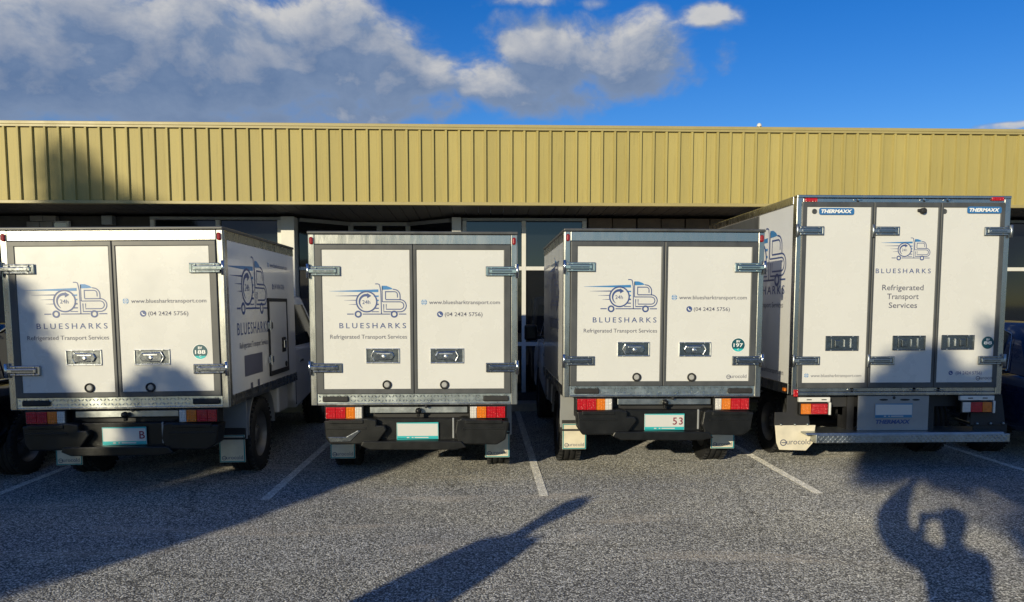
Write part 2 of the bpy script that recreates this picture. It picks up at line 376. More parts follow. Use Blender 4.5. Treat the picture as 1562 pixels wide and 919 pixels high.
def logo(D, x0, y0, k):            # drawn in 1253x919 sheet units, y down; x0,y0 = position of sheet point (690,300); k = metres per unit
    D.start('logo'); T = lambda p: (x0 + (p[0] - 690) * k, y0 - (p[1] - 300) * k)
    def S(pts, w, m='navy_ink', layer=0, closed=False): D.stroke([T(p) for p in pts], w * k * 1.15, m, layer, closed)
    def Q(pts, m='blue_ink', layer=0): D.poly([T(p) for p in pts], m, layer)
    Q([(85, 175), (520, 158), (752, 150), (752, 188), (520, 186), (85, 177)])
    Q([(170, 239), (470, 230), (470, 246), (170, 241)], 'navy_ink'); Q([(285, 299), (452, 293), (452, 304), (285, 301)], 'navy_ink'); Q([(345, 355), (446, 351), (446, 360), (345, 357)], 'navy_ink')
    for (xa, ya, hh) in ((690, 243, 20), (722, 300, 20), (724, 355, 20), (705, 408, 16), (660, 455, 11)):
        Q([(xa, ya - hh / 2), (755, ya - hh / 2), (755, ya + hh / 2), (xa, ya + hh / 2)], 'blue_ink' if ya < 350 else 'navy_ink')
    S([(590 + 138 * math.cos(2 * math.pi * i / 40), 318 + 138 * math.sin(2 * math.pi * i / 40)) for i in range(40)], 17, layer=1, closed=True)
    n = 20; inn, ou = [], []
    for i in range(n + 1):
        t = R(120 + 160 * i / n); wd = 6 + 32 * (i / n) ** .7
        ou.append((590 + 108 * math.cos(t), 318 + 108 * math.sin(t))); inn.append((590 + (108 - wd) * math.cos(t), 318 + (108 - wd) * math.sin(t)))
    D.put(([T(p) for p in ou + inn], [(i, i + 1, n + 2 + i, n + 1 + i) for i in range(n)], 'navy_ink', 0), 'logo')
    Q([(600, 200), (655, 238), (598, 272)], 'navy_ink', 1)
    D.text('24h', *T((585, 350)), 'navy_ink', width=108 * k, center=True)
    for cx in (473, 963): S([(cx + 38 * math.cos(2 * math.pi * i / 24), 488 + 38 * math.sin(2 * math.pi * i / 24)) for i in range(24)], 19, layer=1, closed=True)
    for a, b in ((322, 412), (535, 905), (1026, 1128)): S([(a, 487), (b, 487)], 12)
    S([(710, 76), (745, 76), (765, 84), (772, 105), (785, 180), (790, 487)], 11); S([(803, 110), (803, 320)], 10)
    Q([(800, 100), (862, 102), (920, 124), (952, 148), (880, 154), (800, 156)])
    S([(950, 148)] + arc(960, 236, 86, -80, 0)[1:] + [(1046, 288)], 12)
    S([(848, 285), (848, 182), (970, 182)] + arc(970, 222, 40, -90, 0)[1:] + [(1010, 262)], 11)
    S([(848, 290), (1046, 290)] + arc(1046, 373, 83, -90, 90, 14)[1:] + [(822, 456), (822, 352)], 12)
    S([(805, 320), (1046, 320)] + arc(1046, 371, 50, -90, 90, 12)[1:] + [(856, 421), (856, 352)], 11); D.end()
def globe(D, x, y, r):
    D.start('icon'); D.disc(x, y, r, 'blue_ink'); D.stroke([(x, y - r), (x, y + r)], r * .16, 'white_ink', 1); D.stroke([(x - r, y), (x + r, y)], r * .16, 'white_ink', 1)
    D.stroke([(x + .5 * r * math.cos(t * .5236), y + r * .95 * math.sin(t * .5236)) for t in range(12)], r * .14, 'white_ink', 1, True); D.end()
def phone_icon(D, x, y, r):
    D.start('icon'); D.disc(x, y, r, 'navy_ink'); D.stroke([(x - .35 * r, y + .45 * r), (x - .30 * r, y), (x, y - .3 * r), (x + .45 * r, y - .35 * r)], r * .26, 'white_ink', 1); D.end()
def eurocold(D, x, y, w, m='grey_ink'):            # round e mark followed by the word
    D.start('lettering'); r = w * .095; D.ring(x + r, y + r * .62, r, r * .34, m, 0, 20); D.stroke([(x + .35 * r, y + r * .62), (x + 1.9 * r, y + r * .62)], r * .32, m, 0)
    D.text('urocold', x + 2.15 * r, y, m, width=w - 2.15 * r); D.end()
def bv(D, x, y, r, num, dark=False):
    D.disc(x, y, r * 1.07, 'white_ink' if not dark else 'dark_teal'); D.disc(x, y, r, 'dark_teal', 1, 28)
    if not dark: D.poly([(x + r * .98 * math.cos(R(a)), y + r * .98 * math.sin(R(a))) for a in range(215, 326, 10)], 'teal_light', 2)
    D.text('BV', x, y + r * .38, 'white_ink', cap=r * .34, center=True, bold=.03, layer=3); D.text(num, x, y - r * .28, 'white_ink', cap=r * .52, width=r * 1.42, center=True, bold=.018, layer=3)
    D.text('C', x, y - r * .78, 'white_ink' if not dark else 'teal', cap=r * .3, center=True, layer=3)

# ================================================================== the ground
mb = MB(); gs = 600
mb.add([(-gs, -gs, 0), (gs, -gs, 0), (gs, gs, 0), (-gs, gs, 0)], [(0, 1, 2, 3)]); tag(mb.build('ground', 'asphalt'), kind='structure')
LX = [-6.62, -4.24, -1.86, .515, 2.93, 5.39, 7.8]
bm_ = MB().box(-.038, .038, -2.6, 2.6, .0015, .004).mesh('bay_line', ['line_paint'])
for i, x in enumerate(LX):
    o = link('bay_line', bm_, None, (x, 6.45 + 2.6 + (.0 if i != 2 else -.05), 0)); tag(o, kind='structure')
mb = MB().box(-30, 30, 11.66, 12.0, 0, .13, bev=.012); tag(mb.build('kerb', 'kerb'), kind='structure')

# ================================================================== the shop building
bld = thing('shop_building', 'low shop building with mustard ribbed metal fascia over dark glazed front behind the trucks', 'building', (0, 12, 0))
BY = -12
def part(mb, name, m, par=bld): o = mb.build(name, m, par); o.location.y = BY; return o
SY = 12.05; HZ = 3.0; FB, FT = 3.066, 4.178; FY = 11.0
X0, X1 = -13.0, 14.0
pitch = .1845; nrib = int((X1 - X0) / pitch)
first = -6.637 - math.floor((-6.637 - X0) / pitch) * pitch
prof = [(-.0, 0), (.009, -.032), (.036, -.032), (.044, 0), (pitch - .0, 0)]
me = MB(); vs_ = [(x, y, z) for z in (FB + .02, FT - .035) for x, y in prof]; k = len(prof)
me.add(vs_, [(i, i + 1, k + i + 1, k + i) for i in range(k - 1)])
me.add([(x, -.0006, z) for z in (FB + .035, FB + .041) for x in (.15, .156)], [(0, 1, 3, 2)], 1)     # fixing screw
pan = me.mesh('cladding_panel', ['fascia', 'seal'])
for i in range(nrib):
    link('cladding_panel', pan, bld, (first + i * pitch, FY + BY + rnd.uniform(-.002, .002), 0))
part(MB().box(X0, X1, FY - .048, FY + .35, FT - .045, FT, bev=.006).box(X0, X1, FY - .040, FY - .034, FT - .075, FT - .046), 'fascia_cap', 'fascia_trim')
part(MB().box(X0, X1, FY - .042, FY + .06, FB - .012, FB + .034, bev=.006), 'fascia_bottom_trim', 'fascia_trim')
part(MB().box(X0, X1, FY + .02, FY + .05, FB + .03, FT - .05), 'fascia_backing', 'dark_wall')
part(MB().box(X0, X1, FY + .30, 24, 3.55, 3.75), 'roof', 'galvanised')
sb = MB().prism([(FY + .06, FB + .012), (12.95, HZ + .012), (12.95, HZ + .04), (FY + .06, FB + .04)], 'x', .004, .186, bev=.003).mesh('soffit_board', ['soffit'])
for i in range(int((X1 - X0) / .19)): link('soffit_board', sb, bld, (X0 + i * .19, BY, 0))
# walls
part(MB().box(X0, X1, 15.6, 15.8, 0, 3.5), 'back_wall', 'dark_wall'); part(MB().box(X0, X0 + .2, 12.05, 15.6, 0, 3.5).box(X1 - .2, X1, 12.05, 15.6, 0, 3.5), 'end_wall', 'dark_wall')
part(MB().box(X0, X1, 12.0, 15.6, .0, .1), 'shop_floor', 'kerb')
part(MB().box(X0 + .2, -6.95, 12.05, 12.25, .1, HZ), 'front_wall', 'dark_wall'); part(MB().box(-6.50, -5.13, 12.05, 12.25, .1, HZ), 'front_wall', 'dark_wall')
blk = MB().box(-.095, .095, -.09, .2, .003, .087, bev=.006).mesh('block', ['block'])
for i in range(32):
    for j in range(2): link('block', blk, bld, (-6.90 + .195 * j + (.05 if i % 2 else .0) * 1 + .06, 12.04 + BY + rnd.uniform(-.004, .004), .12 + i * .09))
def bay(xs, rails=(2.216, 1.028), y=SY, rail_mat='frame_white', top=HZ, post_w=.065):
    w = bpy.data.objects.new('window', None); C.objects.link(w); w.parent = bld; w.location = (0, BY, 0)
    for x in xs: MB().box(x - post_w / 2, x + post_w / 2, y - .05, y + .05, .26, top - .05, bev=.004).build('mullion', rail_mat, w)
    for a, b in zip(xs[:-1], xs[1:]):
        MB().box(a + .03, b - .03, y - .004, y + .004, .28, top - .05).build('pane', 'shop_glass', w)
        for z in rails: MB().box(a + post_w / 2, b - post_w / 2, y - .045, y + .045, z - .03, z + .03, bev=.004).build('rail', rail_mat, w)
    MB().box(xs[0] - post_w / 2, xs[-1] + post_w / 2, y - .055, y + .055, top - .05, top - .003, bev=.004).build('head_frame', 'frame_grey', w)
    part(MB().box(xs[0] - post_w / 2, xs[-1] + post_w / 2, y - .06, y + .08, .1, .26, bev=.006), 'stall_riser', 'dark_wall')
    return w
bay([-5.08, -4.09, -3.15]); bay([-.30, .63, 1.58]); bay([3.98, 5.3, 6.6, 7.9, 9.2, 10.5])
def column(x0, x1): part(MB().box(x0, x1, 11.9, 12.2, .1, HZ - .004, bev=.008), 'column', 'frame_white')
column(-3.105, -2.90); column(-.49, -.345)
# recessed entry: splayed side lights and a pair of doors
w = bpy.data.objects.new('entry', None); C.objects.link(w); w.parent = bld; w.location = (0, BY, 0)
def slab(xa, ya, xb, yb, z0, z1, th, name, m):
    d_ = Vector((xb - xa, yb - ya)).normalized(); nn = Vector((-d_.y, d_.x)) * th / 2
    MB().prism([(xa + nn.x, ya + nn.y), (xb + nn.x, yb + nn.y), (xb - nn.x, yb - nn.y), (xa - nn.x, ya - nn.y)], 'z', z0, z1).build(name, m, w)
for xa, xb in ((-2.88, -2.20), (-.51, -1.22)):
    slab(xa, 12.12, xb, 12.72, .2, HZ - .06, .008, 'pane', 'shop_glass'); slab(xa, 12.12, xb, 12.72, HZ - .06, HZ - .004, .08, 'head_frame', 'frame_grey')
    slab(xa, 12.12, xb, 12.72, 2.19, 2.24, .07, 'rail', 'frame_white'); slab(xa, 12.12, xb, 12.72, .1, .2, .1, 'sill', 'frame_grey')
for x in (-2.183, -1.239, -1.711): MB().box(x - .045, x + .045, 12.7, 12.8, .1, HZ - .06, bev=.004).build('door_jamb', 'frame_grey', w)
MB().box(-2.23, -1.19, 12.69, 12.81, HZ - .06, HZ - .003).build('head_frame', 'frame_grey', w)
for x in (-2.135, -1.665): MB().box(x, x + .38, 12.745, 12.755, .12, HZ - .06).build('door_pane', 'shop_glass', w); MB().box(x, x + .38, 12.72, 12.78, 2.18, 2.24).build('rail', 'frame_grey', w)
# brown boarded wall between the glazed bays
pn = MB().box(.004, .371, 11.99, 12.1, .1, HZ - .004, bev=.005).mesh('wall_panel', ['brown_wall'])
for i in range(6): link('wall_panel', pn, bld, (1.64 + i * .385, BY + (.02 if i % 2 else 0), 0))
part(MB().box(1.60, 3.96, 12.1, 12.2, .1, HZ - .01), 'front_wall', 'dark_wall'); part(MB().box(10.55, X1 - .2, 12.05, 12.25, .1, HZ), 'front_wall', 'dark_wall')
sg = thing('wall_sign', 'small pale sign fixed high on the dark wall at the end of the building', 'sign', (-6.5, 12.0, 2.84))
MB().box(-.16, .18, -.02, .04, -.05, .08, bev=.004).build('sign_board', 'frame_white', sg); MB().box(-.13, .15, -.025, -.021, -.03, .05).build('sign_face', 'galvanised', sg)
bx = thing('wall_box', 'small grey electrical box on the dark wall above the truck numbered 188', 'electrical box', (-5.72, 12.0, 2.93))
MB().box(-.08, .08, -.09, .045, -.07, .07, bev=.008).build('casing', 'frame_grey', bx); MB().box(-.06, .06, -.094, -.0905, -.05, .05, bev=.0015).build('cover', 'frame_grey', bx)
vc = thing('vent_cap', 'small white vent cap standing above the mustard fascia', 'vent', (at(1158, 196, 11.3).x, 11.3, 4.225))
MB().lathe([(-.6, .02), (.045, .02)], (0, 0, 0), 'z', 12).build('pipe', 'galvanised', vc); MB().lathe([(.035, .036), (.05, .036), (.075, .026), (.088, 0.0)], (0, 0, 0), 'z', 16).build('cap', 'frame_white', vc)

# ================================================================== trucks
def T2(px, py): p = at(px, py, 6.8); return p.x + .622, p.z      # the shared body, measured on the second truck
def hinge(par, x, z, side, w=.285, hh=.085, m='chrome', name='hinge', plate='dull_chrome', yo=0.):      # side -1: knuckle on the left edge
    b = MB(); s = -side; y = -.016 + yo
    xs = lambda a, b_: (min(x + s * a, x + s * b_), max(x + s * a, x + s * b_))
    b.box(*xs(.03, w), y - .008, y, z - hh / 2, z + hh / 2, 1, .003)
    b.box(*xs(.0, w - .03), y - .020, y - .008, z - .020, z + .020, 0, .006)
    b.box(*xs(.05, w - .055), y - .023, y - .018, z - .008, z + .008, 1, .002)
    for q in (-.033, .033): b.box(*xs(.035, w - .004), y - .013, y - .007, z + q - .006, z + q + .006, 0, .003)
    b.box(*xs(w - .02, w - .003), y - .013, y - .007, z - hh * .4, z + hh * .4, 0, .003)
    b.lathe([(-.062, .010), (-.060, .014), (.060, .014), (.062, .010)], (x + s * .004, y - .012, z), 'z', 12)
    for q in (.075, w - .05):
        for r_ in (-.030, .030): b.lathe([(-.006, .008), (0, .009)], (x + s * q, y - .013, z + r_), 'y', 8)
    return b.build(name, [m, plate], par)
def latch(par, x, z, flip, w=.30, hh=.135, m='chrome', yo=0., flat=False):
    b = MB(); y = -.005 + yo; a, c = w / 2, hh / 2; t = .010
    b.box(x - a, x + a, y - .013, y, z + c - t, z + c, 3, .004).box(x - a, x + a, y - .013, y, z - c, z - c + t, 3, .004)
    b.box(x - a, x - a + t, y - .012, y, z - c + t, z + c - t, 3, .003).box(x + a - t, x + a, y - .012, y, z - c + t, z + c - t, 3, .003)
    b.box(x - a + t, x + a - t, y - .0025, y - .0005, z - c + t, z + c - t, 1)
    f = -1 if flip else 1
    X_ = lambda p, q: (min(x + f * p, x + f * q), max(x + f * p, x + f * q))
    if flat:
        b.box(*X_(-.075, -.02), y - .016, y - .002, z - .038, z + .034, 0, .006); b.box(*X_(.02, .028), y - .014, y - .002, z - .035, z + .035, 2, .002)
        b.box(*X_(.085, .093), y - .014, y - .002, z - .045, z + .045, 2, .002); b.box(*X_(-.11, -.09), y - .01, y - .002, z - .05, z + .05, 0, .004)
    else:
        poly = [(-.085, -.030), (-.070, -.042), (.085, -.034), (.105, 0), (.085, .036), (-.070, .042), (-.085, .030)]
        b.prism([(x + f * p, z + q) for p, q in poly], 'y', y - .017, y - .003, 0, .006)
        b.lathe([(-.008, .010), (-.006, .019), (0, .022)], (x + f * .01, y - .017, z - .006), 'y', 16, 2)
        b.box(*X_(-.05, .07), y - .021, y - .016, z + .014, z + .026, 2, .002)
        b.tube([(x + f * -.075, y - .014, z - .046), (x + f * -.1, y - .016, z), (x + f * -.075, y - .014, z + .046)], .006, 6, 2)
    for p in (-a + .055, a - .06):
        for q in (-c + .006, c - .006): b.box(x + p - .006, x + p + .006, y - .015, y - .012, z + q - .005, z + q + .005, 2, .001)
    return b.build('latch_handle', [m, 'dull_chrome', 'latch_ring', 'dull_chrome' if flat else 'latch_ring'], par)
def wheel(root, x, y, r, wd, side, spare=False):
    o = bpy.data.objects.new('wheel', None); C.objects.link(o); o.parent = root; o.location = (x, y, r)
    h = wd / 2
    pr = [(-h * .82, r * .62), (-h, r * .70), (-h, r * .86), (-h * .90, r * .965)]
    for gx in (-.5, 0, .5):
        pr += [(h * (gx - .20), r), (h * (gx - .04), r), (h * (gx - .03), r * .972), (h * (gx + .03), r * .972), (h * (gx + .04), r), (h * (gx + .2), r)]
    pr += [(h * .90, r * .965), (h, r * .86), (h, r * .70), (h * .82, r * .62)]
    b = MB().lathe(pr, (0, 0, 0), 'x', 40, cap=False)
    for i in range(40):
        t = 2 * math.pi * i / 40
        for sx_ in (-1, 1):
            M = Matrix.Rotation(t, 4, 'X') @ Matrix.Translation((sx_ * h * .80, 0, r * .985)); b.box(-h * .16, h * .16, -.011, .011, -.01, .012, M=M)
    b.build('tyre', 'rubber', o)
    s = side
    pr = [(s * h * .80, r * .63), (s * h * .62, r * .60), (s * h * .30, r * .55), (s * h * .10, r * .42), (s * h * .35, r * .30), (s * h * .45, r * .18), (s * h * .62, r * .16), (s * h * .66, r * .08), (s * h * .66, 0)]
    b = MB().lathe(pr, (0, 0, 0), 'x', 32, cap=False)
    for i in range(6):
        t = i * math.pi / 3; b.lathe([(s * h * .35, .012), (s * h * .55, .011)], (0, r * .235 * math.cos(t), r * .235 * math.sin(t)), 'x', 8)
    b.lathe([(-s * h * .8, r * .62), (s * h * .1, r * .6)], (0, 0, 0), 'x', 32, cap=True)
    b.build('rim', 'rim', o)
    return o
def frame_ring(b, x0, x1, z0, z1, t, y0, y1, mi=0, bev=.004):
    b.box(x0, x1, y0, y1, z1 - t, z1, mi, bev).box(x0, x1, y0, y1, z0, z0 + t, mi, bev)
    b.box(x0, x0 + t, y0 + .0007, y1, z0 + t * .5, z1 - t * .5, mi, bev).box(x1 - t, x1, y0 + .0007, y1, z0 + t * .5, z1 - t * .5, mi, bev)
def tail_light(par, x0, x1, z0, z1, cols, y=-.0):
    o = bpy.data.objects.new('tail_light', None); C.objects.link(o); o.parent = par
    MB().box(x0 - .012, x1 + .012, y - .03, y + .05, z0 - .010, z1 + .010, bev=.006).build('housing', 'black_plastic', o)
    for (a, b_, m) in cols:
        xa, xb = x0 + (x1 - x0) * a, x0 + (x1 - x0) * b_
        q = MB().box(xa + .001, xb - .001, y - .042, y - .02, z0, z1, bev=.005)
        q.box(xa + .004, xb - .004, y - .0435, y - .0415, (z0 + z1) / 2 - .002, (z0 + z1) / 2 + .002)
        q.build('lens', m, o)
    return o
def plate(par, x0, x1, z0, z1, y, chars, ink='maroon_ink', trim='plate_teal'):
    o = MB().box(x0, x1, y - .004, y, z0, z1, bev=.0015).build('number_plate', 'plate_white', par)
    w_, h_ = x1 - x0, z1 - z0; D = Decal()
    D.stroke([(.004, .004), (w_ - .004, .004), (w_ - .004, h_ - .004), (.004, h_ - .004)], .007, trim, 0, True)
    D.poly([(.006, .006), (w_ - .006, .006), (w_ - .006, h_ * .2), (.006, h_ * .2)], trim, 0)
    for a_, b_ in ((.24, .30), (.36, .40), (.43, .76)): D.poly([(w_ * a_, h_ * .075), (w_ * b_, h_ * .075), (w_ * b_, h_ * .135), (w_ * a_, h_ * .135)], 'plate_white', 1)
    for (t, u) in chars: D.text(t, w_ * u, h_ * .34, ink, cap=h_ * .44, center=True, bold=.01)
    D.build('plate_print', o, (x0, y - .004, z0), (1, 0, 0), (0, 0, 1)); return o
def mud_flap(par, x0, x1, y, z0, z1, zt, mark=True, ink='grey_ink'):
    o = MB().box(x0, x1, y, y + .008, z0, z1, bev=.003).build('mud_flap', 'flap', par); D = Decal(); w_, h_ = x1 - x0, z1 - z0
    D.stroke([(.008, .008), (w_ - .008, .008), (w_ - .008, h_ - .008), (.008, h_ - .008)], .010, 'teal', 0, True)
    eurocold(D, w_ * .10, h_ * .12, w_ * .8, ink); D.build('flap_print', o, (x0, y, z0), (1, 0, 0), (0, 0, 1))
    MB().box(x0 - .004, x1 + .004, y + .002, y + .03, z1 - .02, zt, bev=.004).build('flap_hanger', 'chassis', par)
    MB().box(x0, x1, y - .006, y - .0005, z1 - .028, z1 - .008, bev=.002).build('flap_clamp', 'chassis', par)
    return o
def tread_plate(b, x0, x1, z0, z1, y, mi, step=.028):
    nx = int((x1 - x0) / step); nz = max(2, int((z1 - z0) / step))
    for i in range(nx):
        for j in range(nz):
            cx, cz = x0 + step * (i + .5), z0 + (z1 - z0) * (j + .5) / nz
            M = Matrix.Translation((cx, y, cz)) @ Matrix.Rotation(R(45 if (i + j) % 2 else -45), 4, 'Y')
            b.add([M @ Vector(v) for v in ((-.017, 0, 0), (0, 0, -.006), (.017, 0, 0), (0, 0, .006), (0, -.0055, 0))], [(0, 1, 4), (1, 2, 4), (2, 3, 4), (3, 0, 4)], mi)
def cab(root, y0, hw=.87, roof=1.74, nose=2.45, lift=0.):
    o = bpy.data.objects.new('cab', None); C.objects.link(o); o.parent = root
    ws, we = 1.05, 1.72      # windscreen top / base
    low = [(0, .50), (.0, 1.12), (we + .02, 1.10), (nose - .25, .98), (nose - .04, .86), (nose, .62), (nose - .05, .40), (nose - .5, .36)]
    a0, a1 = nose - .98 - .46, nose - .98 + .46
    yc = nose - .78
    low += [(yc + .42 * math.cos(R(t)), .37 + .42 * math.sin(R(t))) for t in range(5, 180, 25)] + [(.1, .40)]
    b = MB().prism(low, 'x', -hw, hw, 0, .03)
    b.build('cab_body', 'white_car', o)
    # greenhouse with tumblehome
    ht = hw - .14; zb = 1.09
    V = [(-hw + .02, 0, zb), (-hw + .02, we, zb), (-ht, ws, roof), (-ht, .08, roof), (hw - .02, 0, zb), (hw - .02, we, zb), (ht, ws, roof), (ht, .08, roof)]
    bmm = bmesh.new(); vv = [bmm.verts.new(v) for v in V]
    for f in ((0, 1, 2, 3), (7, 6, 5, 4), (3, 2, 6, 7), (1, 5, 6, 2), (0, 3, 7, 4), (0, 4, 5, 1)): bmm.faces.new([vv[i] for i in f])
    bmesh.ops.recalc_face_normals(bmm, faces=bmm.faces[:]); bmesh.ops.bevel(bmm, geom=bmm.edges[:], offset=.04, segments=3, affect='EDGES', profile=.5)
    q = MB(); q.bm(bmm, 0, True); bmm.free(); q.build('cab_top', 'white_car', o)
    def quad(pts, name, off):
        c = [Vector(p) for p in pts]; nn = (c[1] - c[0]).cross(c[3] - c[0]).normalized() * off
        MB().add([p + nn for p in c] + [p - nn * .5 for p in c], [(0, 1, 2, 3), (7, 6, 5, 4), (0, 4, 5, 1), (1, 5, 6, 2), (2, 6, 7, 3), (3, 7, 4, 0)]).build(name, 'tinted_glass', o)
    def sidept(s, y, t): return (s * (hw - .02 + (ht - hw + .02) * t), y, zb + (roof - zb) * t)
    for s in (-1, 1):
        quad([sidept(s, .14, .08), sidept(s, 1.50, .08), sidept(s, 1.02, .84), sidept(s, .18, .84)], 'side_window', .004 * s * -1 if s > 0 else .004)
        MB().box(s * hw - .012, s * hw + .012, .28, .46, .94, .975, bev=.008).build('door_handle', 'chrome', o)
        MB().box(*sorted((s * (hw + .03), s * (hw + .21))), 1.28, 1.37, 1.10, 1.32, bev=.03, seg=3).box(*sorted((s * (hw - .04), s * (hw + .06))), 1.32, 1.36, 1.12, 1.17, bev=.01).build('mirror', 'black_plastic', o)
        MB().box(s * hw - .004, s * hw + .004, .06, .068, .45, 1.08).build('door_gap', 'chassis', o); MB().box(s * hw - .004, s * hw + .004, 1.36, 1.368, .80, 1.08).build('door_gap', 'chassis', o)
        MB().box(*sorted((s * hw * .62, s * hw * .97)), nose - .10, nose - .015, .72, .86, bev=.015).build('headlight', 'clear_lens', o)
    quad([(-ht + .08, .06 * 1 - .012, roof - .10), (ht - .08, .048, roof - .10), (hw - .14, -.006, zb + .12), (-hw + .14, -.006, zb + .12)], 'rear_window', .004)
    quad([(hw - .1, we - .035, zb + .07), (-hw + .1, we - .035, zb + .07), (-ht + .06, ws + .045, roof - .06), (ht - .06, ws + .045, roof - .06)], 'windscreen', .006)
    MB().box(-hw * .6, hw * .6, nose - .04, nose + .004, .58, .80, bev=.01).build('grille', 'black_plastic', o)
    o.location = (0, y0, lift); return o

def small_truck(X, Y, label, num=None, lift=0., roll=0., chars=(), euro=False, bumper='plain', group='small refrigerated trucks parked nose in'):
    root = thing('refrigerated_truck', label, 'truck', (X, Y, 0), 0, group)
    hw = .92; zb, zt = .75, 2.277; LEN = 2.40
    body = []
    def P_(mb_, name, m, par=None):
        o = mb_.build(name, m, par or root)
        if par is None: body.append(o)
        return o
    # insulated shell, rear frame
    b = MB().box(-hw + .006, hw - .006, .06, LEN, zb + .085, zt - .012, 0, .01)
    P_(b, 'cargo_box', 'white_side')
    b = MB()
    for s in (-1, 1):
        xa, xb = sorted((s * hw, s * (hw - .056)))
        b.box(xa, xb, 0, .075, zb, zt - .01, 0, .006); b.box(*sorted((s * (hw + .004), s * (hw - .02))), .03, .10, zb + .002, zt - .012, 0, .006)
    b.box(-hw + .056, hw - .056, .001, .07, zt - .098, zt - .012, 0, .005); b.box(-hw + .056, hw - .056, .004, .07, zb, zb + .02, 0, .004)
    P_(b, 'rear_frame', 'aluminium')
    P_(MB().box(-hw - .006, hw + .006, -.012, LEN + .005, zt - .010, zt + .016, 0, .008), 'roof_cap', 'seal')
    for s in (-1, 1):
        P_(MB().box(*sorted((s * (hw + .004), s * (hw - .03))), .1, LEN, zb + .002, zb + .0465, 0, .004).box(*sorted((s * (hw + .001), s * (hw - .03))), .1, LEN, zb + .044, zb + .098, 0, .004), 'side_rail', 'aluminium')
        P_(MB().box(*sorted((s * (hw - .001), s * (hw - .03))), .1, LEN - .01, zt - .09, zt - .012, 0, .004), 'top_rail', 'aluminium')
    b = MB().box(-hw + .056, hw - .056, .010, .07, zb + .02, zb + .102, 0); tread_plate(b, -hw + .06, hw - .06, zb + .022, zb + .100, .010, 0, .031)
    P_(b, 'tread_plate', 'tread')
    for px in (492, 737):
        xa = T2(px, 610)[0]; q = MB().box(xa, xa + .232, -.012, .012, zb + .032, zb + .082, 0, .012)
        for w_ in (.045, .185): q.lathe([(-.0135, .006), (-.011, .007)], (xa + w_, 0, zb + .057), 'y', 8)
        P_(q, 'buffer_pad', 'rubber')
    for s in (-1, 1):
        xa = s * (hw - .030); P_(MB().box(xa - .016, xa + .016, -.014, .002, zt - .100, zt - .036, 0, .014, seg=3).box(xa - .003, xa + .003, -.0155, -.013, zt - .092, zt - .044, 0, .001), 'marker_light', 'marker_lens')
    # doors
    dz0, dz1 = zb + .104, zt - .100
    seamx = T2(631, 480)[0]
    for s, (xa, xb) in ((-1, (-hw + .058, seamx - .002)), (1, (seamx + .002, hw - .058))):
        d = bpy.data.objects.new('door', None); C.objects.link(d); d.parent = root; body.append(d)
        t = .046
        MB().box(xa + .03, xb - .03, -.006, .03, dz0 + .03, dz1 - .03).build('door_panel', 'white_panel', d)
        q = MB(); 
        q.box(xa, xb, -.013, .03, dz1 - t, dz1, 0, .006).box(xa, xb, -.013, .03, dz0, dz0 + t, 0, .006)
        ta, tb = (.062, .028) if s < 0 else (.028, .062)
        q.box(xa, xa + ta, -.0125, .03, dz0 + .01, dz1 - .01, 0, .006).box(xb - tb, xb, -.0125, .03, dz0 + .01, dz1 - .01, 0, .006); q.build('door_edge', 'seal', d)
        hx = s * (hw + .004)
        for py in (414, 561): hinge(d, hx, T2(630, py)[1], s, .285)
        lx, lz = T2(584 if s < 0 else 682, 543); latch(d, lx, lz, s > 0)
        kx, kz = T2(590.5 if s < 0 else 678, 587)
        MB().lathe([(-.005, .041), (-.020, .040), (-.024, .034), (-.016, .027), (-.012, .0265)], (kx, 0, kz), 'y', 24, 0, sm=False, cap=False).lathe([(-.012, .0262), (-.018, .020), (-.0182, .019)], (kx, 0, kz), 'y', 20, 1, sm=False).build('drain_plug', ['rubber', 'plug_grey'], d)
        D = Decal()
        if s < 0:
            x0, z0 = T2(518, 501); x1 = T2(619.5, 501)[0]
            (xl, zl), (xr, _) = T2(503, 450), T2(619.5, 450); k_ = (xr - xl) / (1128 - 90)
            L_ = Decal(); logo(L_, xl + (690 - 90) * k_, T2(600, 433)[1] - (300 - 72) * k_, k_); L_.build('logo', d, (0, -.006, 0), (1, 0, 0), (0, 0, 1))
            D.text('BLUESHARKS', x0, z0, 'navy_ink', width=x1 - x0, cap=.047, spacing=1.45, bold=.004)
            xa_, za_ = T2(504, 517); D.text('Refrigerated Transport Services', xa_, za_, 'grey_ink', width=T2(621, 517)[0] - xa_, cap=.036, bold=.002)
        else:
            x0, z0 = T2(654.6, 464.2); D.text('www.bluesharktransport.com', x0, z0, 'grey_ink', width=T2(762.5, 464)[0] - x0, cap=.034, bold=.003)
            globe(D, *T2(647, 461.4), .025)
            x0, z0 = T2(678.5, 482.6); D.text('(04 2424 5756)', x0, z0, 'grey_ink', width=T2(736, 482)[0] - x0, cap=.035, bold=.003); phone_icon(D, *T2(671.3, 479.7), .027)
            if num:
                S_ = Decal(); bv(S_, *T2(751, 536), .062, num); S_.build('sticker', d, (0, -.006, 0), (1, 0, 0), (0, 0, 1))
            if euro: eurocold(D, *T2(734, 588), .185)
        D.build(None, d, (0, -.006, 0), (1, 0, 0), (0, 0, 1))
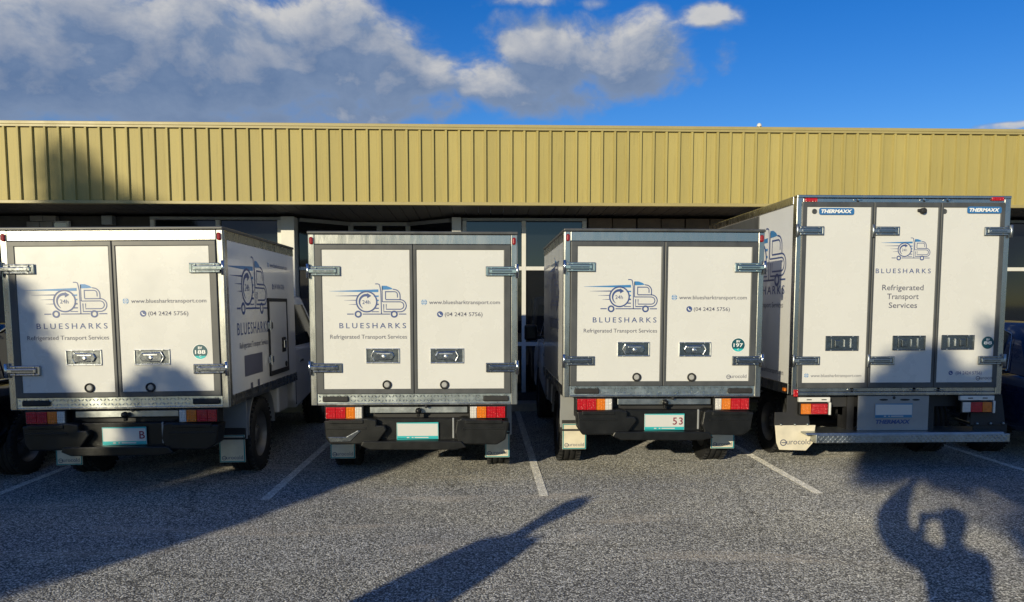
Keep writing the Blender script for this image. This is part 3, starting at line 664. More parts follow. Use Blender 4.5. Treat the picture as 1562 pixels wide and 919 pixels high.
    # side print and fittings (both sides alike, the locker door on the right)
    for s in (-1, 1):
        U = Vector((0, s, 0)); O = Vector((s * (hw - .006), .06 if s > 0 else LEN, 0)); D = Decal()
        base_u = .0 if s > 0 else .62
        k_ = .00118; logo(D, base_u + .70, 1.82, k_)
        D.text('BLUESHARKS', base_u + .25, 1.36, 'navy_ink', width=.98, cap=.11, spacing=1.25, bold=.006); D.text('Refrigerated Transport Services', base_u + .30, 1.235, 'grey_ink', width=.90, cap=.055, bold=.002)
        wx = 1.36 if s > 0 else .06
        D.text('www.bluesharktransport.com', wx, 2.02, 'navy_ink', width=.68, cap=.045, bold=.006); globe(D, wx - .05, 2.04, .03)
        D.text('(04 2424 5756)', wx + .14, 1.80, 'navy_ink', width=.4, cap=.05, bold=.006); phone_icon(D, wx + .09, 1.82, .03)
        if s > 0: D.start('vent_patch'); D.poly([(.42, .97), (.99, .97), (.99, 1.165), (.42, 1.165)], 'grey_ink'); D.start('vent_patch'); D.poly([(.58, .86 - .07), (.65, .79), (.65, .90), (.58, .90)], 'grey_ink'); D.start('vent_patch'); D.poly([(.80, .80), (.87, .80), (.87, .91), (.80, .91)], 'grey_ink')
        body.extend(D.build(None, root, O, U, (0, 0, 1)))
    sd = bpy.data.objects.new('side_door', None); C.objects.link(sd); sd.parent = root; body.append(sd)
    ya, yb, za, zc = 1.28, 2.02, .90, 1.70; xo = hw - .006
    MB().box(xo - .02, xo + .010, ya + .02, yb - .02, za + .02, zc - .02).build('door_panel', 'white_side', sd)
    q = MB(); 
    for (p0, p1, q0, q1) in ((ya, yb, zc - .035, zc), (ya, yb, za, za + .05), (ya, ya + .035, za + .01, zc - .01), (yb - .035, yb, za + .01, zc - .01)): q.box(xo - .01, xo + (.016 if p1 - p0 > .1 else .0155), p0, p1, q0, q1, 0, .004)
    q.build('door_edge', 'chassis', sd)
    for z in (1.07, 1.42): MB().box(xo + .005, xo + .03, ya - .045, ya + .09, z - .035, z + .035, 0, .008).lathe([(-.05, .012), (.05, .012)], (xo + .026, ya, z), 'z', 10).build('hinge', 'chrome', sd)
    MB().box(xo + .009, xo + .02, 1.76, 1.90, 1.12, 1.28, 0, .006).box(xo + .018, xo + .034, 1.79, 1.87, 1.16, 1.25, 1, .008).build('latch_handle', ['chassis', 'chrome'], sd)
    MB().lathe([(.005, .03), (.022, .028), (.022, 0)], (xo + .0, 1.90, .985), 'x', 16).build('drain_plug', 'rubber', sd)
    # tail lights, cross member, bumper
    xa, z1 = T2(497, 621.5); xb, z0 = T2(553, 638.5)
    body.append(tail_light(root, xa, xb, z0, z1, ((0, .27, 'red_lens'), (.27, .55, 'red_lens'), (.55, .80, 'orange_lens'), (.80, 1, 'clear_lens')), .03))
    xa = T2(717, 630)[0]; xb = T2(771, 630)[0]
    body.append(tail_light(root, xa, xb, z0, z1, ((0, .19, 'clear_lens'), (.19, .46, 'orange_lens'), (.46, .75, 'red_lens'), (.75, 1, 'red_lens')), .03))
    xa, z1 = T2(563, 622.5); xb, z0 = T2(713, 631)
    P_(MB().box(xa, xb, .05, .12, z0, z1, 0, .004), 'cross_member', 'galvanised'); P_(MB().box(-.80, .80, .12, .2, z0 - .12, z1 + .01, 0, .004), 'chassis_beam', 'chassis')
    cx, cz = T2(638, 627); P_(MB().lathe([(.05, .014), (.0, .016)], (cx, 0, cz), 'y', 12).lathe([(-.03, 0), (-.028, .014), (-.012, .026), (.012, .028), (.03, .02)], (cx, 0, cz), 'y', 18).box(cx - .012, cx + .012, -.0, .04, cz - .055, cz - .01, 0, .004), 'reversing_camera', 'black_plastic')
    cx, cz = T2(650, 620.5); P_(MB().lathe([(.06, .008), (.0, .014), (-.004, .012), (-.006, 0)], (cx, 0, cz), 'y', 12), 'bolt', 'rubber')
    px2 = lambda pts: [T2(*p) for p in pts]
    b = MB()
    wl = [(496, 641), (563, 637), (576, 640), (576, 648), (588, 648), (591, 655), (576, 676), (506, 677), (499, 668)]
    wr = [(776, 641), (705, 637), (697, 640), (694, 660), (700, 676), (758, 677), (771, 669)]
    b.prism(px2(wl), 'y', -.06, .14, 0, .012); b.prism(px2(wr), 'y', -.06, .14, 0, .012)
    b.prism(px2([(574, 639), (702, 639), (704, 678), (572, 678)]), 'y', .02, .10, 0, .006)
    b.prism(px2([(556, 671), (704, 671), (712, 680), (694, 684), (566, 684), (552, 678)]), 'y', -.085, .13, 0, .008)
    for (pa, pb) in ((500, 560), (706, 770)):
        xa, z1 = T2(pa, 651); xb, z0 = T2(pb, 653); b.box(xa, xb, -.066, -.05, z0 - .004, z1, 0, .003)
        xa, z1 = T2(pa + 4, 641); xb, z0 = T2(pb - 4, 645); b.box(xa, xb, -.07, .05, z0, z1 + .01, 0, .006)
    P_(b, 'bumper', 'black_plastic')
    if bumper == 'worn': P_(MB().prism(px2([(502, 665), (530, 665), (548, 655), (552, 656), (536, 672), (505, 673)]), 'y', -.068, -.05, 0, .004), 'bumper_trim', 'dull_chrome')
    xa, z1 = T2(690, 638); xb, z0 = T2(693, 669); P_(MB().box(xa, xb, .005, .025, z0, z1, 0, .004), 'bumper_strip', 'frame_grey')
    xa, z1 = T2(605, 645); xb, z0 = T2(669, 670); body.append(plate(root, xa, xb, z0, z1, -.0, chars))
    # running gear
    for s in (-1, 1):
        wheel(root, s * .765, 1.06, .365, .235, s); wheel(root, s * .745, 4.14, .365, .235, s)
        q = MB(); q.prism([(1.06 + .45 * math.cos(R(t)), .44 + .40 * math.sin(R(t))) for t in range(-5, 186, 10)] + [(1.06 + .43 * math.cos(R(t)), .44 + .38 * math.sin(R(t))) for t in range(185, -6, -10)], 'x', *sorted((s * .63, s * .89)))
        P_(q, 'mudguard', 'frame_grey')
        P_(MB().box(*sorted((s * .62, s * .89)), .56, .575, .38, .78, 0, .003), 'guard_panel', 'frame_grey')
        body.append(mud_flap(root, *sorted((s * .63, s * .87)), .545, .16, .42, .5))
        P_(MB().box(*sorted((s * .62, s * .88)), 1.72, 2.12, .46, .74, 0, .02), 'under_tank', 'white_car')
    P_(MB().box(-.48, -.38, .2, 4.6, .52, .68).box(.38, .48, .2, 4.6, .52, .68).box(-.05, .05, 1.0, 3.6, .45, .53).lathe([(-.70, .06), (.70, .06)], (0, 1.06, .37), 'x', 12).lathe([(-.14, .06), (-.1, .15), (.1, .15), (.14, .06)], (0, 1.06, .37), 'x', 16).lathe([(-.68, .05), (.68, .05)], (0, 4.14, .37), 'x', 12).box(-.35, .35, 1.5, 2.3, .40, .60, 0, .03), 'chassis', 'chassis')
    body.append(cab(root, LEN + .06))
    for o in body: o.location.z += lift; o.rotation_euler.y = roll
    return root
small_truck(-3.105, 6.58, 'white refrigerated truck with round 188 sticker, half in shadow at the end of the row', '188', .008, -.009, (('B', .9),))
small_truck(-.622, 6.80, 'white refrigerated truck without a round sticker between trucks 188 and 197', None, 0, 0, (), False, 'worn')
small_truck(1.650, 6.95, 'white refrigerated truck with round 197 sticker beside the taller three door truck', '197', .045, .002, (('5', .76), ('3', .91)), True)

# ------------------------------------------------------------------ the taller truck
TX, TY = 4.118, 7.4
def T4(px, py): p = at(px, py, TY); return p.x - TX, p.z
big = thing('box_truck', 'tall white three door refrigerated truck with rear step beside truck 197', 'truck', (TX, TY, 0))
def big_truck():
    hw = 1.068; zb, zt = .75, 2.716; LEN = 2.9
    def P_(b, name, m, par=big): return b.build(name, m, par)
    P_(MB().box(-hw + .006, hw - .006, .06, LEN, zb + .06, zt - .02, 0, .01), 'cargo_box', 'white_side')
    b = MB()
    for s in (-1, 1): b.box(*sorted((s * hw, s * (hw - .062))), 0, .09, zb, zt - .012, 0, .006)
    b.box(-hw + .062, hw - .062, .003, .08, zt - .075, zt - .034, 0, .004); b.box(-hw, hw, -.006, .09, zt - .030, zt - .002, 0, .005)
    b.box(-hw + .062, hw - .062, .002, .08, zb - .002, zb + .030, 0, .004); b.box(-hw + .062, hw - .062, .008, .08, zb + .034, zb + .078, 0, .004)
    P_(b, 'rear_frame', 'aluminium')
    for s in (-1, 1):
        for za_, zb_ in ((zt - .085, zt - .004), (zb, zb + .11)): P_(MB().box(*sorted((s * (hw + .003), s * (hw - .04))), .09, LEN, za_, zb_, 0, .006), 'side_rail', 'aluminium')
    P_(MB().box(-hw + .03, hw - .03, .06, LEN + .002, zt - .02, zt + .001), 'roof_panel', 'white_side')
    P_(MB().box(-hw - .004, -hw + .004, 1.02, LEN - .1, zt - .235, zt - .09, 0, .003), 'side_vent', 'seal')
    for px, py in ((1237, 305.5), (1521.5, 304)):
        x, z = T4(px, py); P_(MB().box(x - .06, x + .06, -.018, .004, z - .018, z + .018, 0, .006), 'marker_light', 'red_lens')
    x, z = T4(1213.5, 600); P_(MB().box(x - .022, x + .022, -.012, .004, z - .035, z + .035, 0, .004), 'reflector', 'red_lens')
    P_(MB().box(-hw - .014, -hw + .002, .14, .20, .775, .81, 0, .006), 'side_marker', 'orange_lens')
    for px in (1309, 1410, 1446): x, z = T4(px, 305.5); P_(MB().box(x - .045, x + .045, -.006, .004, z - .006, z + .006, 0, .003).lathe([(-.02, .008), (.004, .02)], (x, 0, z), 'y', 12), 'cam_keeper', 'chrome')
    for px in (1300, 1395, 1432): x, z = T4(px, 595); P_(MB().box(x - .045, x + .045, -.006, .010, z - .006, z + .006, 0, .003).lathe([(-.02, .008), (.004, .02)], (x, 0, z), 'y', 12), 'cam_keeper', 'dull_chrome')
    z1 = T4(1378, 309)[1]; z0 = T4(1370, 592)[1]
    edges = [T4(1223, 318)[0], T4(1327.5, 450)[0], T4(1429, 450)[0], T4(1533.5, 316)[0]]
    for i in range(3):
        xa, xb = edges[i] + .002, edges[i + 1] - .002
        d = bpy.data.objects.new('door', None); C.objects.link(d); d.parent = big
        P_(MB().box(xa + .02, xb - .02, -.006, .03, z0 + .03, z1 - .03), 'door_panel', 'white_panel', d)
        ta, tb = (.050 if i == 0 else .026), (.048 if i == 2 else .026)
        P_(MB().box(xa, xb, -.013, .03, z1 - .05, z1, 0, .006).box(xa, xb, -.013, .03, z0, z0 + .055, 0, .006).box(xa, xa + ta, -.0125, .03, z0 + .01, z1 - .01, 0, .006).box(xb - tb, xb, -.0125, .03, z0 + .01, z1 - .01, 0, .006), 'door_edge', 'seal', d)
        for py in (353, 550):
            x = {0: -hw - .002, 1: xa - .012, 2: hw + .002}[i]; hinge(d, x, T4(1378, py)[1], 1 if i == 2 else -1, .27, .085, 'galvanised')
        lx, lz = T4((1283.5, 1385.5, 1460)[i], (524, 523.5, 522.5)[i]); latch(d, lx, lz, i == 2, .335, .148, 'dull_chrome', flat=True)
        D = Decal()
        if i == 0:
            x0, z_ = T4(1236, 575.5); D.text('www.bluesharktransport.com', x0, z_, 'grey_ink', width=T4(1313, 575)[0] - x0, cap=.030); globe(D, *T4(1229.5, 573), .022)
        if i == 1:
            (xl, _), (xr, _) = T4(1343, 384), T4(1418, 384); k_ = (xr - xl) / (1128 - 90)
            Lg = Decal(); logo(Lg, xl + 600 * k_, T4(1380, 363)[1] - 228 * k_, k_); Lg.build('logo', d, (0, -.006, 0), (1, 0, 0), (0, 0, 1))
            x0, z_ = T4(1335, 417); D.text('BLUESHARKS', x0, z_, 'navy_ink', width=T4(1419, 417)[0] - x0, cap=.045, spacing=1.4, bold=.004)
            for t, py, wpx in (('Refrigerated', 443, 64), ('Transport', 456.5, 49), ('Services', 470, 44)):
                x0, z_ = T4(1376.5, py); D.text(t, x0, z_, 'grey_ink', width=wpx / 154, cap=.054, center=True, bold=.006)
            x, z = T4(1406, 322.5); P_(MB().lathe([(-.05, .016), (-.045, .028), (-.012, .030), (-.006, .020), (0, .02)], (x, 0, z), 'y', 16).box(x - .05, x + .0, -.03, -.006, z - .008, z + .02, 0, .006), 'vent_knob', 'rubber', d)
        if i == 2:
            x0, z_ = T4(1457, 571.5); D.text('(04 2424 5756)', x0, z_, 'navy_ink', width=T4(1496.5, 571)[0] - x0, cap=.034); phone_icon(D, *T4(1449.5, 569), .022)
            eurocold(D, *T4(1488, 579), .20)
            S_ = Decal(); bv(S_, *T4(1506, 523), .058, '88', True); S_.build('sticker', d, (0, -.006, 0), (1, 0, 0), (0, 0, 1))
        if i in (0, 2):
            (xa_, za_), (xb_, zb_) = (T4(1248, 328), T4(1302, 318)) if i == 0 else (T4(1473.5, 326), T4(1526.5, 316))
            S_ = Decal(); r_ = (zb_ - za_) * .3
            S_.poly([p for cx, cz, a0 in ((xb_ - r_, zb_ - r_, 0), (xa_ + r_, zb_ - r_, 90), (xa_ + r_, za_ + r_, 180), (xb_ - r_, za_ + r_, 270)) for p in arc(cx, cz, r_, a0, a0 + 90, 4)], 'sticker_blue', 4)
            S_.text('THERMAXX', (xa_ + xb_) / 2, za_ + (zb_ - za_) * .26, 'white_ink', width=(xb_ - xa_) * .88, cap=(zb_ - za_) * .5, bold=.045, center=True, shear=.22, layer=5); S_.build('maker_sticker', d, (0, -.013, 0), (1, 0, 0), (0, 0, 1))
            x, z = T4(1242 if i == 0 else 1440, 323); P_(MB().lathe([(-.006, .026), (-.012, .024), (-.012, .016), (-.008, .014)], (x, 0, z), 'y', 20), 'vent_ring', 'seal', d)
        if D.items: D.build(None, d, (0, -.006, 0), (1, 0, 0), (0, 0, 1))
    # left and right side print
    for s in (-1, 1):
        U = Vector((0, s, 0)); O = Vector((s * (hw - .006), .06 if s > 0 else LEN, 0)); D = Decal(); bu = LEN - 2.35 if s < 0 else .4
        bu = LEN - .25 - .38 if s < 0 else 1.5; k_ = .00135; logo(D, bu - .21, 2.16, k_)
        D.text('BLUESHARKS', bu - .83, 1.76, 'navy_ink', width=1.2, cap=.088, spacing=1.35, bold=.006); D.text('Refrigerated Transport Services', bu - .86, 1.62, 'grey_ink', width=1.2, cap=.058)
        D.text('www.bluesharktransport.com', bu - .5, .93, 'grey_ink', width=.9, cap=.055); D.build(None, big, O, U, (0, 0, 1))
    # tail lights on white brackets
    for pa, pb, cols in (((1221, 616), (1261, 631.5), ((0, .38, 'orange_lens'), (.38, 1, 'red_lens'))), ((1467, 613.5), (1511, 628.5), ((0, .28, 'clear_lens'), (.28, .68, 'red_lens'), (.68, 1, 'orange_lens')))):
        (xa, z1), (xb, z0) = T4(*pa), T4(*pb); tail_light(big, xa, xb, z0, z1, cols, .02)
        b = MB().box(xa - .02, xb + .03, -.005, .03, z1 + .016, z1 + .062, 0, .004)
        for q in (.06, .21): b.box(xa + q, xa + q + .05, -.007, -.0045, z1 + .034, z1 + .044, 1)
        b.box(xb + .014, xb + .035, -.02, .04, z0 - .01, z1 + .012, 0, .005); P_(b, 'lamp_bracket', ['frame_white', 'chassis'])
    # number plate panel
    (xa, z1), (xb, z0) = T4(1311, 604.5), T4(1417, 654)
    b = MB().box(xa, xb, .02, .035, z0 - .02, z1, 0, .003)
    for px, wpx in ((1349.5, 7), (1382, 8), (1399, 6)): x, z = T4(px, 610.5); b.prism([(x + wpx / 154 * math.cos(R(t)), z + .010 * math.sin(R(t))) for t in range(0, 360, 30)], 'y', .0175, .021, 1)
    x, z = T4(1365.5, 607.5); b.lathe([(.012, .012), (.02, .016)], (x, 0, z), 'y', 12, 1)
    o = P_(b, 'plate_panel', ['frame_grey', 'chassis']); D = Decal(); x0, z_ = T4(1337, 647); D.text('THERMAXX', x0, z_, 'navy_ink', width=T4(1390, 647)[0] - x0, cap=.038, bold=.05, shear=.2); D.build('lettering', o, (0, .02, 0), (1, 0, 0), (0, 0, 1))
    (xa, z1), (xb, z0) = T4(1336, 616.5), T4(1392.5, 637.5); plate(big, xa, xb, z0, z1, .016, (), 'navy_ink', 'plate_blue')
    # rear step
    (xa, z1), (xb, z0) = T4(1238, 663), T4(1530, 672)
    b = MB().box(xa, xb, -.10, .28, z0 - .0, z1 + .012, 0, .006); tread_plate(b, xa + .02, xb - .02, z0 + .006, z1 + .006, -.10, 0, .024)
    b.prism([(-.10, z1 + .012), (.28, z1 + .012), (.28, z1 + .030), (-.09, z1 + .030)], 'x', xa - .10, xb - .06, 0, .004); P_(b, 'rear_step', 'galvanised')
    for s in (-1, 1): P_(MB().box(*sorted((s * .45, s * .38)), .1, .3, .34, .74), 'step_bracket', 'chassis')
    # mud flaps, wheels, chassis, cab
    for s in (-1, 1):
        (xa, z1), (xb, z0) = T4(1184, 650), T4(1245, 687)
        if s > 0: xa, xb = -xb, -xa
        w_ = xb - xa
        if s < 0:
            o = P_(MB().prism([(xa, z1), (xa + .02, z0 + .07), (xa + .05, z0), (xb - .09, z0 - .01), (xb - .02, z0 + .07), (xb, z1)], 'y', .03, .04, 0, .004), 'mud_flap', 'flap'); D = Decal(); eurocold(D, xa + .06, z0 + .055, w_ - .11); D.build('flap_print', o, (0, .03, 0), (1, 0, 0), (0, 0, 1))
        else: P_(MB().box(xa + .04, xb - .02, .06, .07, z0 + .09, z1, 0, .003), 'mud_flap', 'rubber')
        b = MB().prism([(xa, z1 - .01), (xa, z1 + .13), (xa + .12, z1 + .13), (xa + .12, z1 + .30), (xb - .1, z1 + .30), (xb - .05, z1 - .01)], 'y', .045, .06, 0, .003)
        for q in (.06, .2, .33): b.lathe([(.02, 0), (.022, .010), (.03, .012), (.045, .012)], (xa + q, 0, z1 - .012 + .02), 'y', 10, 1)
        P_(b, 'flap_hanger', ['chassis', 'galvanised'])
        wheel(big, s * .84, .95, .345, .22, s); wheel(big, s * .84, 3.45, .345, .22, s)
        P_(MB().tube([(s * .96, .55, .42), (s * .96, .2, .40)], .018, 8), 'guard_bar', 'galvanised')
    P_(MB().box(-.45, -.36, .2, 4.2, .52, .70).box(.36, .45, .2, 4.2, .52, .70).lathe([(-.75, .06), (.75, .06)], (0, .95, .345), 'x', 12).box(-.34, .34, .6, 1.3, .42, .74, 0, .03).lathe([(-.74, .05), (.74, .05)], (0, 3.45, .345), 'x', 12).box(-.9, .9, .12, .18, .62, .74), 'chassis', 'chassis')
    o = bpy.data.objects.new('cab', None); C.objects.link(o); o.parent = big; o.location = (0, LEN + .06, 0)
    prof_ = [(0, .45), (0, 2.0), (.08, 2.1), (.80, 2.08), (1.12, 1.25), (1.25, 1.10), (1.28, .5), (1.2, .38), (.97, .38)] + [(.49 + .42 * math.cos(R(t)), .345 + .42 * math.sin(R(t))) for t in range(10, 180, 20)]
    MB().prism(prof_, 'x', -.98, .98, 0, .03).build('cab_body', 'white_car', o)
    for s in (-1, 1):
        MB().prism([(.2, 1.2), (.2, 1.9), (.78, 1.9), (1.02, 1.25)], 'x', *sorted((s * .975, s * .985))).build('side_window', 'tinted_glass', o)
        MB().box(*sorted((s * 1.0, s * 1.16)), .95, 1.03, 1.35, 1.7, bev=.03).build('mirror', 'black_plastic', o); MB().box(s * .98 - .012, s * .98 + .012, .15, .32, 1.0, 1.04, bev=.008).build('door_handle', 'black_plastic', o)
        MB().box(*sorted((s * .62, s * .93)), 1.25, 1.295, .62, .78, bev=.012).build('headlight', 'clear_lens', o)
    MB().add([(-.85, .835, 2.02), (.85, .835, 2.02), (.9, 1.125, 1.27), (-.9, 1.125, 1.27)], [(0, 1, 2, 3)]).build('windscreen', 'tinted_glass', o)
    MB().box(-.5, .5, 1.27, 1.295, .6, .8, bev=.01).build('grille', 'black_plastic', o)
big_truck()

# ================================================================== cars at the two ends of the row
def car(X, Y, paint, label):
    root = thing('parked_car', label, 'car', (X, Y, 0), 0, 'cars parked at the ends of the row')
    hw = .88; Ln = 4.3
    # stations along the length: y, half width, z of sill, z of shoulder, then roof
    st = [(0, .70, .34, .78), (.06, .80, .26, .90), (.35, .865, .24, .96), (1.0, .88, .23, .95), (2.2, .88, .23, .92), (3.2, .87, .24, .86), (3.9, .82, .26, .76), (4.22, .72, .30, .62), (4.3, .62, .36, .54)]
    bmm = bmesh.new(); rings = []
    for (y, w_, z0, z1) in st:
        ring = [(-w_ * .86, z0), (-w_ * .985, z0 + .10), (-w_, (z0 + z1) / 2), (-w_ * .985, z1 - .06), (-w_ * .90, z1), (w_ * .90, z1), (w_ * .985, z1 - .06), (w_, (z0 + z1) / 2), (w_ * .985, z0 + .10), (w_ * .86, z0)]
        rings.append([bmm.verts.new((x, y, z)) for x, z in ring])
    for a, b_ in zip(rings[:-1], rings[1:]):
        for i in range(10): bmm.faces.new((a[i], b_[i], b_[(i + 1) % 10], a[(i + 1) % 10]))
    bmm.faces.new(rings[0]); bmm.faces.new(rings[-1][::-1]); bmesh.ops.recalc_face_normals(bmm, faces=bmm.faces[:])
    q = MB(); q.bm(bmm, 0, True); bmm.free(); o = q.build('body', paint, root); m = o.modifiers.new('s', 'SUBSURF'); m.levels = m.render_levels = 2
    # greenhouse
    gb = [(.22, .74, .90), (.55, .60, 1.40), (1.05, .585, 1.47), (1.9, .585, 1.45), (2.35, .60, 1.36), (3.05, .74, .90)]
    lowp = [(.22, .76, .90), (.5, .79, .92), (1.05, .80, .93), (1.9, .80, .92), (2.45, .79, .91), (3.05, .76, .90)]
    q = MB(); vs_ = []
    for (y, w_, z), (y2, w2, z2) in zip(gb, lowp): vs_ += [(-w2, y2, z2), (-w_, y, z), (w_, y, z), (w2, y2, z2)]
    fs = []
    for i in range(5):
        a = i * 4; fs += [(a, a + 4, a + 5, a + 1), (a + 1, a + 5, a + 6, a + 2), (a + 2, a + 6, a + 7, a + 3)]
    q.add(vs_, fs, 0, True); o = q.build('roof', paint, root)
    def pane(pts, nm):
        c = [Vector(p) for p in pts]; nn = (c[1] - c[0]).cross(c[2] - c[0]).normalized()
        ctr = sum(c, Vector()) / len(c); 
        if nn.dot(ctr - Vector((0, 1.6, 1.0))) < 0: nn = -nn
        MB().add([p + nn * .012 for p in c] + [p - nn * .006 for p in c], [tuple(range(len(c)))] + [tuple(range(len(c), 2 * len(c)))[::-1]] + [(i, (i + 1) % len(c), len(c) + (i + 1) % len(c), len(c) + i) for i in range(len(c))]).build(nm, 'tinted_glass', root)
    for s in (-1, 1):
        pane([(s * .775, .60, .96), (s * .785, 1.40, .97), (s * .61, 1.40, 1.40), (s * .625, .68, 1.36)], 'side_window'); pane([(s * .785, 1.47, .97), (s * .765, 2.65, .96), (s * .635, 2.22, 1.33), (s * .61, 1.47, 1.40)], 'side_window')
        MB().tube([(s * .80, .45, .945), (s * .815, 1.4, .955), (s * .80, 2.8, .94)], .012, 6).build('window_trim', 'chrome', root)
        MB().tube([(s * .795, .45, .95), (s * .66, .58, 1.33), (s * .60, 1.0, 1.44), (s * .60, 1.9, 1.425), (s * .63, 2.28, 1.34)], .010, 6).build('window_trim', 'chrome', root)
        MB().box(*sorted((s * .48, s * .80)), -.002, .12, .66, .80, bev=.03).build('tail_light', 'red_lens', root)
        MB().box(*sorted((s * .90, s * 1.05)), 2.45, 2.55, .95, 1.08, bev=.03).box(*sorted((s * .78, s * .94)), 2.48, 2.52, .95, .98).build('mirror', paint, root)
        for y in (.5, 1.55): MB().box(s * .885 - .01, s * .885 + .01, y + .1, y + .28, .80, .83, bev=.006).build('door_handle', paint, root)
        for y in (.78, 3.42): wheel(root, s * .785, y, .315, .2, s)
    pane([(-.66, .26, .98), (.66, .26, .98), (.56, .50, 1.34), (-.56, .50, 1.34)], 'rear_window'); pane([(-.68, 2.92, .98), (.68, 2.92, .98), (.56, 2.44, 1.33), (-.56, 2.44, 1.33)], 'windscreen')
    MB().box(-.76, .76, -.05, .1, .36, .52, bev=.03).build('rear_bumper', paint, root)
    return root
car(-5.32, 6.75, 'car_black', 'black parked car beside the truck numbered 188'); car(6.45, 7.55, 'car_navy', 'dark navy parked car beside the tall three door truck')

# ================================================================== behind the camera: the people and the greenery whose shadows fall on the scene, then two added sky-blocking trees
def person(loc, sc, joints, edges, mt, label, hair_c):
    me = bpy.data.meshes.new('person'); names = list(joints)
    me.from_pydata([joints[n][:3] for n in names], [(names.index(a), names.index(b)) for a, b in edges], [])
    o = bpy.data.objects.new('person', me); C.objects.link(o); o.location = loc; o.scale = (sc,) * 3; me.materials.append(MATS[mt])
    sk = o.modifiers.new('skin', 'SKIN'); sk.use_smooth_shade = True
    for i, n in enumerate(names):
        r_ = joints[n][3]; r2 = joints[n][4] if len(joints[n]) > 4 else r_
        me.skin_vertices[0].data[i].radius = (r_, r2); me.skin_vertices[0].data[i].use_root = (n == 'pelvis')
    s_ = o.modifiers.new('sub', 'SUBSURF'); s_.levels = s_.render_levels = 2
    tag(o, label, 'person')
    hx, hy, hz = hair_c
    q = MB(); q.lathe([(-.10, .065), (-.05, .088), (.0, .098), (.05, .092), (.09, .06), (.108, .0)], (hx, hy - .015, hz), 'z', 18); q.build('hair', 'hair', o)
    return o
def base_joints(k):
    J = {'pelvis': (0, 0, .95, .15, .12), 'waist': (0, 0, 1.08, .14, .11), 'chest': (0, 0, 1.30, .17, .12), 'neck0': (0, 0, 1.44, .075), 'neck': (0, .01, 1.50, .056), 'head0': (0, .025, 1.57, .075, .085), 'head': (0, .03, 1.64, .082, .10), 'top': (0, .02, 1.72, .055, .07), 'nose': (0, .13, 1.615, .018)}
    for s, n in ((-1, 'l'), (1, 'r')):
        J.update({n + 'hip': (s * .10, 0, .88, .10), n + 'knee': (s * .11, .02, .49, .065), n + 'ank': (s * .12, -.02, .09, .045), n + 'toe': (s * .14, .14, .04, .038), n + 'sh': (s * .17, 0, 1.40, .07)})
    E = [('pelvis', 'waist'), ('waist', 'chest'), ('chest', 'neck0'), ('neck0', 'neck'), ('neck', 'head0'), ('head0', 'head'), ('head', 'top'), ('head', 'nose')]
    for n in 'lr': E += [('pelvis', n + 'hip'), (n + 'hip', n + 'knee'), (n + 'knee', n + 'ank'), (n + 'ank', n + 'toe'), ('chest', n + 'sh')]
    return J, E
def hand(J, E, n, wrist, d, side):     # palm and five fingers along direction d
    d = Vector(d).normalized(); w_ = Vector(wrist); s_ = Vector(side).normalized()
    J[n + 'palm'] = (*(w_ + d * .06), .034, .018); E.append((n + 'wr', n + 'palm'))
    for i, ln in enumerate((.070, .08, .085, .06)):
        b = w_ + d * .09 + s_ * (.028 - .019 * i); t = b + d * ln; J[f'{n}f{i}a'] = (*b, .010); J[f'{n}f{i}b'] = (*t, .008); E += [(n + 'palm', f'{n}f{i}a'), (f'{n}f{i}a', f'{n}f{i}b')]
    t = w_ + d * .06 + s_ * .07; J[n + 'th'] = (*t, .011); E.append((n + 'palm', n + 'th'))
J, E_ = base_joints(1)                      # photographer: right hand holds the phone in front of the face, left arm raised
J['relb'] = (.22, .14, 1.24, .055); J['rwr'] = (-.13, .235, 1.47, .036)
hand(J, E_, 'r', (-.13, .235, 1.47), (.35, .06, .9), (1, 0, -.35))
J['lelb'] = (-.32, .10, 1.49, .12); J['lelb2'] = (-.41, .12, 1.62, .135); J['lfa'] = (-.39, .125, 1.74, .12); J['lwr'] = (-.33, .125, 1.86, .07)
hand(J, E_, 'l', (-.33, .125, 1.86), (.6, .02, .8), (.8, 0, -.6))
E_ += [('rsh', 'relb'), ('relb', 'rwr'), ('lsh', 'lelb'), ('lelb', 'lelb2'), ('lelb2', 'lfa'), ('lfa', 'lwr')]
person((.02, -.34, 0), 1.025, J, E_, 'clothes_navy', 'person in navy top holding up a phone with one arm raised, facing the trucks', (0, .02, 1.66))
ph = thing('phone', 'black phone held up in the hand of the photographer', 'phone', (0, -.035, 1.65))
MB().box(-.075, .085, -.008, .008, -.036, .036, bev=.006).build('casing', 'phone', ph); MB().box(-.07, .08, -.0092, -.0085, -.032, .032).build('screen', 'tinted_glass', ph)
J, E_ = base_joints(1)
for s, n in ((-1, 'l'), (1, 'r')):
    J[n + 'elb'] = (s * .235, -.02, 1.12, .05); J[n + 'wr'] = (s * .245, .05, .88, .034); hand(J, E_, n, (s * .245, .05, .88), (0, .1, -1), (0, 1, 0)); E_ += [(n + 'sh', n + 'elb'), (n + 'elb', n + 'wr')]
person((-2.93, .08, 0), 1.03, J, E_, 'clothes_grey', 'person in grey top standing with arms down, facing the trucks', (0, .02, 1.66))

